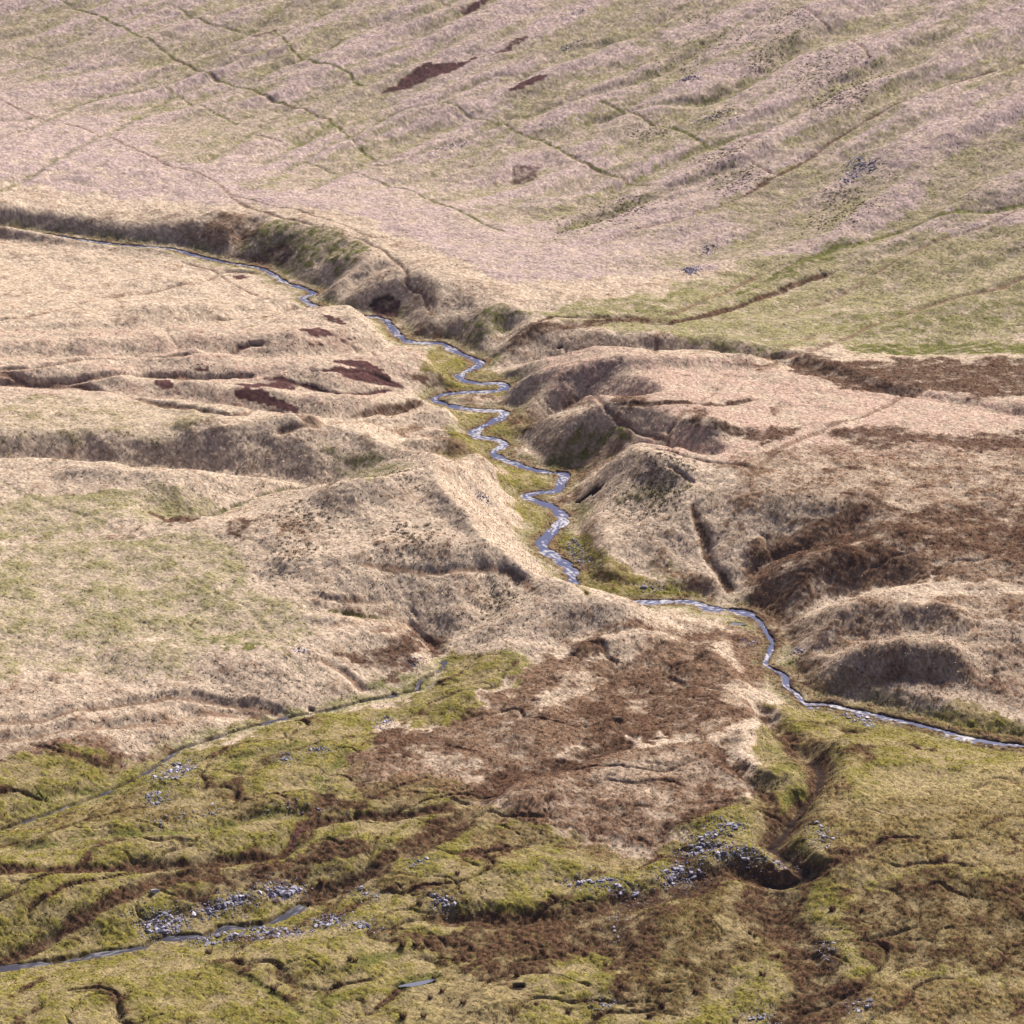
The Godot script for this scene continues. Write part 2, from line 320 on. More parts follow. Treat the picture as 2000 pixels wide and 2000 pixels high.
# runnels, gullies and trods: depth, half width, ground cover, half width of the cover, amount of cover, then x, z
const RUNNELS := [
	[1.08, 3.20, 10, 3.00, 1.00, -20.5, -365.2, -17.3, -366.7, -14.2, -370.1, -11, -374.7, -7.8, -379.4, -4.5, -385.9, -1.1, -393.4, 5.6, -396.9, 12.3, -401.5, 22.1, -409.4],
	[0.65, 2.00, 10, 2.00, 1.00, -34.7, -354.1, -32.9, -356.8, -29.8, -357.8, -26.7, -359.3, -23.6, -361.4, -20.5, -365.2],
	[0.94, 2.20, 10, 1.60, 1.00, -116.5, -365.8, -104.2, -356.4, -95.1, -358, -86, -359.5, -73.3, -360.9, -62.4, -362.8, -56.1, -364, -51.4, -365.2, -45, -366.3, -40.2, -367.2, -38.2, -370.2, -37.8, -373.7, -36.4, -377, -32.9, -378.7, -26.2, -379.8, -17.9, -380.2, -11.7, -381.2, -6.4, -384.9],
	[0.58, 1.60, 3, 0.50, 0.70, -40.2, -367.2, -38.2, -370.2, -37.9, -373.1, -37.3, -375.6, -36.1, -377.4],
	[0.72, 1.80, 10, 1.40, 1.00, -85.5, -335, -77.5, -340.6, -69.7, -348.5, -61.5, -356.2, -60.1, -357.8, -58.7, -359, -54.2, -361.3, -51.8, -363],
	[0.65, 2.20, 4, 1.40, 0.60, -94.8, -379.6, -83, -371.1, -73.7, -373.3, -64, -373.9, -59.1, -374.3, -52.7, -376.4, -48, -379.3, -43.1, -380.4, -36.4, -381.1, -33.9, -383.9, -34.2, -389.6, -35, -393.7, -33.9, -397, -31.2, -403.7],
	[0.43, 1.60, 4, 1.20, 0.50, -97.1, -391.3, -87.2, -392.5, -77.8, -397.1, -67, -394.2, -59.6, -391, -53.6, -393, -50.8, -395.8, -50.3, -400.2, -51.6, -402.8],
	[0.29, 1.20, 7, 0.70, 0.80, -43.9, -392.5, -40.8, -385.6, -37.1, -381.1],
	[0.36, 1.40, 4, 1.00, 0.60, -58.7, -403.1, -53.2, -404.2, -46.7, -407.1, -42, -409.8, -37.8, -411.3],
	[2.30, 3.60, 10, 2.20, 0.85, 48.8, -433.2, 50.5, -420.6, 53.6, -409.4, 56.2, -403.8, 56.1, -394.1, 54.3, -386.3, 51.2, -382.5, 49.3, -377.4, 46.7, -372.2, 44.6, -367.7, 45.9, -361.3, 48.4, -355.6, 49.3, -353.5],
	[1.58, 4.00, 10, 2.60, 0.90, 49.3, -353.5, 45.7, -353.7, 42.2, -356.1, 38.4, -359, 33.5, -357.4, 26.8, -352.9, 21.9, -350.3, 15.6, -348.1, 9.3, -345.9, 0, -345.8, -6.2, -345.5, -12.4, -345.3],
	[0.86, 2.60, 10, 1.80, 0.90, 42.3, -411.3, 38.6, -400.5, 40, -396.9, 42.4, -392.6, 43.8, -389.7, 44.9, -383, 45.4, -375.1, 44.6, -367.7],
	[0.58, 2.00, 10, 1.80, 0.90, 40.3, -381.3, 35.1, -378.4, 29.8, -375.2, 27.4, -373.6, 25.6, -370.5],
	[0.86, 4.50, 10, 4.20, 0.80, 41, -356.2, 41.4, -350.8, 41.3, -343.4, 42.8, -339.6, 45.2, -334.6, 46.5, -328, 46.4, -322, 47.6, -317, 44.6, -313.9, 41.4, -312.5],
	[2.60, 2.60, 10, 1.70, 0.85, 53.6, -409.4, 56.2, -403.8, 56.1, -394.1, 54.3, -386.3, 51.2, -382.5, 49.3, -377.4, 46.7, -372.2, 44.6, -367.7, 45.9, -361.3, 48.4, -355.6, 49.3, -353.5, 45.7, -353.6, 42.2, -355.9, 38.4, -358.8],
	[0.50, 1.00, 5, 0.80, 0.75, 53.6, -409.4, 56.2, -403.8, 56.1, -394.1, 54.3, -386.3, 51.2, -382.5, 49.3, -377.4, 46.7, -372.2, 44.6, -367.7, 45.9, -361.3, 48.4, -355.6, 49.3, -353.5, 45.7, -353.6, 42.2, -355.9],
	[0.50, 1.20, 5, 0.60, 0.50, 38.4, -358.8, 33.4, -357.1, 26.8, -352.6, 21.9, -350, 15.6, -347.8],
	[0.90, 2.00, 7, 0.80, 0.90, -102.5, -418.1, -92.3, -420.5, -82.7, -427.3, -72.3, -431.4, -68.8, -433, -63.3, -433.7, -57.6, -433.3, -53.8, -432.5, -50, -432, -46.9, -430.8, -44.5, -429],
	[1.00, 2.40, 7, 0.80, 0.70, -104.7, -411.5, -94.5, -412.8, -84.8, -418.1, -74.5, -420.7, -67.5, -423.6, -62.6, -427.9, -57.2, -429.6, -52.8, -430.4, -49.8, -429.7, -48.1, -427.4],
	[0.60, 1.00, 4, 1.00, 1.00, -40.6, -468.9, -35.4, -469.4, -31.4, -469.1, -26.3, -470.1],
	[0.90, 1.60, 7, 1.00, 0.90, -26.3, -470.1, -21.4, -470.2, -19.3, -466.9, -17.2, -464.5, -15.1, -459.3],
	[0.30, 1.40, 7, 0.70, 0.80, -33.7, -460.7, -29, -461.3, -25.1, -462.5, -22, -464.4, -19.2, -464.5],
	[0.30, 1.30, 7, 0.60, 0.70, -44.9, -472.8, -40.6, -474.2, -35.7, -473.2, -30.5, -474.5, -25.7, -476.5],
	[0.35, 1.50, 7, 0.80, 1.00, -35.1, -484.7, -28.1, -484.8, -21.9, -484.8, -15.7, -484.3, -9.6, -485.1, -5.5, -486.3, -0.1, -485.9, 2.5, -483.7, 5.3, -473.7],
	[0.90, 1.20, 4, 0.90, 1.00, -45.6, -559.1, -49.8, -558.8, -56.3, -553, -63, -545.8, -68.3, -539.4, -73.4, -532.9, -78.7, -532.3],
	[0.50, 1.10, 7, 0.80, 0.80, -68.3, -539.4, -71.9, -535.3, -73.6, -518.7, -78, -518.5, -82.1, -528.2],
	[0.80, 1.60, 7, 0.90, 0.90, -40.7, -449.1, -37.5, -447.6, -34.3, -445.6, -30.2, -440.8, -28.7, -440],
	[0.12, 0.90, 4, 0.60, 0.40, -132.2, -560.6, -114.7, -540.7, -98.7, -525.4, -82.6, -504.7, -77.3, -497.2, -72.2, -490.6, -69.4, -484.7, -65.6, -479.9, -61, -475.2, -56, -470.5, -53.1, -465.2, -50.1, -459, -47, -451, -43.9, -446.1, -42.1, -442.6],
	[0.10, 0.80, 4, 0.60, 0.35, -64.3, -505.7, -58.4, -502.8, -54.5, -497.3, -52.1, -490.4, -50, -484.3, -46, -476.4, -42.7, -469.8, -39.6, -460.1],
	[0.30, 0.80, 7, 0.50, 0.35, -73.9, -553.9, -74.5, -547.4, -74.6, -541.6, -74.1, -535.1],
	[0.70, 1.60, 7, 0.90, 0.80, -161, -697.5, -144.9, -701.5, -131.8, -724.4, -116.8, -741, -108.9, -749.4, -102.8, -754.9, -97.1, -779.2, -89.6, -780.1, -82.9, -776.2],
	[0.40, 0.90, 7, 0.50, 0.80, -113.1, -795, -104.3, -786.5, -97, -777.9, -89.4, -755.5, -83.5, -745.6, -76.5, -730.1],
	[0.80, 1.60, 7, 1.00, 0.80, -94.4, -706, -86, -708.7, -78.8, -701.2, -74.3, -707.6, -69.5, -725.2, -65.7, -729.2],
	[0.90, 1.60, 7, 1.00, 0.90, -149.5, -643.6, -133.2, -640.1, -119.1, -649, -103.7, -651.7, -94.6, -651.8, -87.9, -654.1, -79.3, -673.3, -71.1, -674.3],
	[1.00, 1.80, 7, 1.00, 0.90, -147.9, -635.4, -132, -633.1, -116.8, -635.1, -102.1, -639.6, -94.2, -640.3, -86.3, -639.9, -78.4, -640.1, -70.5, -640.4],
	[1.00, 1.80, 7, 1.20, 1.00, -149.5, -643.4, -132.1, -633.3, -116.2, -630.9, -97.9, -611.4, -92.2, -606.6, -84, -602, -75.9, -596.1, -69.9, -595.9, -62.8, -614, -52.3, -582, -45.5, -587.5, -39.6, -609],
	[0.90, 1.60, 10, 1.60, 0.90, -43.4, -612.2, -37.5, -617.7, -30.1, -623.9, -25.7, -628.8],
	[0.80, 1.60, 7, 1.20, 0.90, -63, -576.7, -58.3, -577.6, -52.2, -580.2, -46.5, -586.9],
	[0.30, 0.70, 7, 0.50, 0.60, -55.3, -677.6, -46.5, -679.6, -38.5, -656.8],
	[0.30, 0.70, 7, 0.50, 0.50, -105.2, -700.6, -100.4, -678.7, -96.8, -671.9],
	[0.50, 1.20, 3, 0.80, 0.80, -57.4, -642.6, -49.5, -643.2, -41.7, -646.4, -36.3, -644.9, -30.9, -641.7],
	[0.50, 1.20, 3, 0.80, 0.80, -70.3, -639, -62.3, -638.1, -54.2, -635.1, -47.8, -632.5, -41.1, -634.2, -33.9, -638.5],
	[0.30, 0.80, 7, 0.70, 0.70, -242.9, -1088.7, -205, -1022.1, -174.3, -981.7, -143.6, -929.8, -133.9, -913, -129.5, -907, -119.7, -898, -107.7, -875.5, -96.6, -837.5, -85.3, -819.1, -75.7, -807, -66.5, -797.3],
	[0.30, 0.80, 7, 0.70, 0.60, -105, -863.9, -89.5, -834.4, -76.2, -821, -67.4, -808.9, -56.7, -795.9, -46.2, -778.9, -38.1, -781.5],
	[0.40, 0.90, 7, 0.60, 0.90, -53.3, -782.6, -42.3, -765.1, -37.3, -751.4, -33.2, -739.3, -33, -733.9, -27.3, -723.5, -26.5, -717.2, -24.4, -707.7],
	[0.40, 0.80, 7, 0.40, 0.70, -26.7, -722.7, -24.6, -714.4, -23.9, -708.3],
	[0.35, 1.00, 4, 0.80, 0.80, -340.2, -1405.4, -289.8, -1317.3, -249.5, -1263.4, -210.5, -1203.4, -170.5, -1132.9, -157.2, -1106.7, -146, -1086.5, -135.7, -1064.3, -124.5, -1047.5, -114.3, -1036.7, -102.2, -1012.7, -93.2, -1001.4, -83.2, -985.6, -73.3, -967.9, -62.1, -935.4, -53.5, -913.3, -47, -899.4],
	[0.50, 1.20, 7, 0.60, 0.80, -157, -1105.2, -145.8, -1085, -135.8, -1065.8, -127.3, -1050.3],
	[0.40, 1.00, 7, 0.60, 0.65, -114.1, -1035.3, -100.2, -1009, -91.4, -999.1, -80.5, -981.7, -72.4, -966.2],
	[0.35, 1.00, 4, 0.80, 0.80, -113.9, -1122.1, -104.9, -1099.9, -96.9, -1076.1, -89.5, -1058.5, -79.4, -1044.8, -71.2, -1033.7, -66.3, -1019.2, -61.8, -1010.3],
	[0.35, 1.00, 4, 0.80, 0.70, -162, -1180.5, -152, -1159.3, -143.9, -1144.1, -131.5, -1129.5, -124.6, -1122.6],
	[0.35, 1.00, 4, 0.80, 0.65, -152.8, -1052.7, -141.9, -1033, -135.6, -1021.2, -124.3, -1001, -116.6, -988.5, -111.9, -974],
	[0.50, 1.00, 7, 0.50, 0.80, -104.1, -958.9, -97, -947.7, -90.2, -940.2],
	[0.35, 1.00, 4, 0.80, 0.65, -80.8, -915.9, -73.3, -903.9, -66.8, -894.6, -57.8, -887.5, -47.8, -872.5, -36.6, -856.4, -27.8, -838.3, -15.3, -815.6, -2.1, -792.7],
	[0.40, 1.00, 7, 0.60, 0.70, -33.3, -1113.6, -25.1, -1097, -19.8, -1088.1],
	[0.35, 1.00, 4, 0.80, 0.65, -33.2, -966.7, -23.8, -962.1, -17.5, -949.7, -9.9, -941.5, -2.4, -931.3, 2.2, -920.5, 10.9, -909.9],
	[0.35, 1.00, 4, 0.80, 0.80, 7.3, -918, 14.4, -901.9, 21.2, -885.1, 29.2, -867.7, 35.8, -858.5, 43.5, -846.9, 49.9, -839.1],
	[0.40, 0.90, 7, 0.50, 0.80, 20.6, -888.5, 29.2, -866.7, 38.4, -855.2, 48.6, -840.7],
	[0.35, 1.00, 4, 0.80, 0.80, 32.1, -940.8, 38.5, -933, 44, -922.6, 50.6, -908.7, 54.6, -901.4, 62, -894.6, 69.9, -875.5, 77.9, -862.7],
	[0.40, 0.90, 7, 0.50, 0.70, 41.2, -926.2, 47.3, -915.6, 54, -903.8],
	[0.40, 0.90, 7, 0.60, 0.70, 118.3, -1006.5, 121.7, -994.5, 126.2, -979.8, 128.2, -971.4],
	[0.40, 0.90, 7, 0.60, 0.80, 132.8, -959.4, 136.1, -943.8, 137.6, -927.3],
	[0.40, 0.90, 7, 0.70, 0.90, 83.2, -852.5, 87.8, -842.9, 92.9, -833.3],
	[0.90, 3.40, 4, 1.90, 0.50, -216.8, -964, -199.8, -994.4, -184.7, -1045.2, -163.7, -1071, -155.7, -1081.6, -147.5, -1088.7],
	[0.90, 3.40, 4, 1.90, 0.50, -146.7, -1092.5, -141.8, -1102.5, -128.8, -1112.2, -122.5, -1120, -110.4, -1143.2, -105, -1154.8],
	[0.90, 3.40, 4, 1.90, 0.50, -134.9, -1065.3, -125.8, -1075.7, -114.5, -1091.5, -104.5, -1105.3, -90.9, -1122.8, -83.1, -1138.4],
	[0.90, 3.40, 4, 1.90, 0.50, -226.4, -1009.5, -203.8, -1015.8, -184.6, -1044.4, -161.3, -1053.5, -150.9, -1057.7, -141.8, -1066],
	[0.90, 3.40, 4, 1.90, 0.50, -114.6, -1039.6, -102.9, -1057.8, -90, -1064.1, -75.1, -1082.7, -54.7, -1104],
	[0.90, 3.40, 4, 1.90, 0.50, -196.5, -867.1, -181.2, -895.6, -169.8, -955.2, -155, -1009, -146.7, -1038.1, -135.4, -1047.3],
	[0.90, 3.40, 4, 1.90, 0.50, -95.8, -911.5, -87.4, -933.9, -78.5, -953.8, -71.6, -964.5],
	[0.90, 3.40, 4, 1.90, 0.50, -93.2, -1001.4, -83.2, -1017.8, -71.1, -1031],
	[0.90, 3.40, 4, 1.90, 0.50, -118.9, -909.6, -108.2, -947, -100.1, -972.9, -92.7, -995.6],
	[0.90, 3.40, 4, 1.90, 0.50, -88.2, -893.1, -76.2, -923.4, -64, -941, -48.5, -964.4, -33.2, -966.7, -10.3, -988.2, -0.2, -987.3],
	[0.90, 3.40, 4, 1.90, 0.50, -75.6, -853.7, -60, -899.4, -47, -899.4, -31.6, -915.7, -17.1, -923, -0.1, -941.1],
	[0.90, 3.40, 4, 1.90, 0.50, 0, -977.6, 23.8, -1007.7, 47.6, -1008.4, 73.1, -1036.7],
	[0.90, 3.40, 4, 1.90, 0.50, 0, -936.7, 30.1, -947.4, 57.6, -959.4, 85.7, -990.8, 103, -1010.5],
	[0.90, 3.40, 4, 1.90, 0.50, 25.6, -919.4, 51.3, -923.1, 73, -920.3, 91.5, -932.3, 113.5, -960.9],
	[0.90, 3.40, 4, 1.90, 0.50, 33.8, -840.8, 55.2, -861.5, 76.7, -873.2, 98.4, -882.6, 121.8, -903.6],
	[0.90, 3.40, 4, 1.90, 0.50, 12.9, -800.6, 39.7, -822.2, 67.4, -840.4, 81.6, -849.5],
	[0.60, 2.60, 10, 1.00, 0.80, 215.8, -919.7, 191.5, -902, 169.9, -897, 147.5, -885.9, 132.9, -875.3, 124.4, -867.8, 116.7, -860.9, 108.8, -851.3, 101.2, -842.6, 93.6, -833.9, 86.2, -826, 78.9, -817.1],
	[0.50, 2.20, 7, 0.80, 0.60, 78.9, -817.1, 70.6, -811.1, 61.8, -805.9, 51.7, -800.4, 38.4, -791.3, 28.4, -777.8],
	[0.40, 1.60, 7, 0.80, 0.60, 98.2, -880.7, 90.5, -872.5, 82.7, -862.5, 75.2, -854.3, 68.2, -851.6],
	[0.40, 2.00, 4, 1.40, 0.90, 181.7, -783.7, 161.7, -774.8, 143.5, -774.9, 124.5, -769.6, 112.6, -764, 104.9, -760.8, 98.1, -755.2, 88.1, -747.1, 77.5, -731.7, 67.6, -720],
	[0.50, 1.60, 7, 0.90, 0.90, 80.7, -745.7, 71.9, -734.9, 61.7, -719.6, 55.1, -709.9, 49.3, -701.1, 41, -694.7],
	[0.50, 1.60, 10, 1.20, 1.00, 102.6, -741.9, 93, -737, 86.4, -730.8, 79.6, -722.8, 73.1, -716.2, 66.7, -709, 57.3, -700, 51.2, -694, 45.2, -688.8],
	[0.30, 1.60, 10, 3.00, 0.80, 45.3, -691.1, 36.9, -693.1, 28.3, -690.8, 19.7, -685.7, 11.2, -683.5, 5.6, -680.4, 0, -675.6],
	[0.40, 1.40, 10, 0.90, 0.90, 41.1, -696.8, 25.6, -694.4, 17, -693.1, 11.3, -691.5, 6.7, -685.3, 2.2, -681.2, 0, -679.6],
	[0.40, 1.60, 7, 0.80, 0.70, 176.3, -782.6, 154.7, -764.2, 135.2, -754.5, 115.1, -738.4, 106.9, -728.8, 96.8, -718.3, 86.9, -708.2, 78.7, -696.2],
	[0.50, 1.80, 7, 1.00, 0.90, 165.1, -724.8, 145.5, -711.4, 127.6, -705.6, 108.6, -691.4, 100.7, -681.8, 93.1, -670.2, 84.1, -655.2, 77.5, -653.8, 71.4, -657],
	[0.30, 1.20, 7, 0.70, 0.70, 90, -681.1, 78.9, -662.2, 71.4, -657.4],
	[0.25, 1.00, 7, 0.80, 0.90, 44.7, -681.4, 41.9, -671.3, 39.9, -646, 39.4, -630],
	[0.40, 0.90, 7, 0.60, 1.00, 19.6, -623, 23.2, -594.3, 25.5, -589.4, 27.7, -584, 31.3, -578.8, 34.9, -573.7, 38.5, -569.6],
	[0.40, 0.90, 7, 0.60, 1.00, 44.2, -582.5, 41.5, -574, 39.5, -572.4, 38.5, -569.6, 38.6, -566.9, 38.9, -550.3],
	[0.50, 1.00, 7, 0.80, 1.00, 161.5, -657.4, 141.5, -637, 123.6, -624, 106.6, -612.3, 92.9, -588.9, 87, -581.5, 81.4, -575.3, 75.8, -568.6, 70.2, -561, 64.6, -552.5, 60.6, -544.4, 56.2, -536.8, 52.8, -533.8],
	[0.40, 0.90, 7, 0.50, 0.80, 37, -546.5, 37.2, -541.7, 39.6, -537.2, 42.6, -534],
	[0.70, 1.40, 10, 1.00, 0.80, 32.3, -552.3, 38.6, -550.1, 43.4, -546.8, 47.8, -544.6, 52.2, -542.3, 57.7, -538],
	[0.70, 1.60, 10, 1.00, 0.90, 42.3, -527.2, 42.4, -520.8, 42.6, -517.6, 43.8, -513, 44, -509.1, 44.5, -503.7, 46.7, -498.5, 48.1, -494.7],
	[0.60, 1.20, 7, 0.90, 0.80, 48.5, -495.1, 51.2, -496.9, 55.3, -500.6, 59.7, -502.7, 65.6, -502.3],
	[0.30, 0.70, 7, 0.50, 0.50, 31.1, -630.1, 29.5, -627.2, 24.8, -625.9, 20.7, -624.4],
	[0.30, 0.70, 7, 0.50, 0.50, 59.7, -629.3, 55.5, -615.8, 51.6, -599.2, 48.2, -586.5],
	[0.50, 1.10, 10, 1.20, 0.90, 26.5, -591.4, 34, -586.4, 41.3, -585.2, 48.6, -585.8, 56.4, -591.1, 62.7, -595.2],
	[0.40, 1.20, 4, 1.20, 0.80, -25.6, -327.4, -23.3, -329.6, -20.4, -331.7, -17.8, -333.3],
	[0.50, 1.30, 10, 0.70, 0.70, -31.2, -324.2, -29.6, -325.8, -27.3, -326.7],
	[0.60, 1.40, 4, 1.20, 0.90, -17.7, -324, -15.1, -325.4, -12.2, -326.6],
	[0.70, 1.60, 10, 0.90, 0.80, -24.5, -315.4, -21.7, -316.6, -19.5, -319.6, -17.4, -323.2],
	[0.25, 0.90, 4, 0.70, 0.60, -53.6, -338.7, -48, -331.4, -43, -326.5, -37.8, -322.2, -33.9, -317.5, -31.1, -314.5],
	[0.30, 1.00, 4, 0.80, 0.80, 16.7, -345.4, 16.7, -340.3, 17, -336.3, 18.1, -333.7],
]
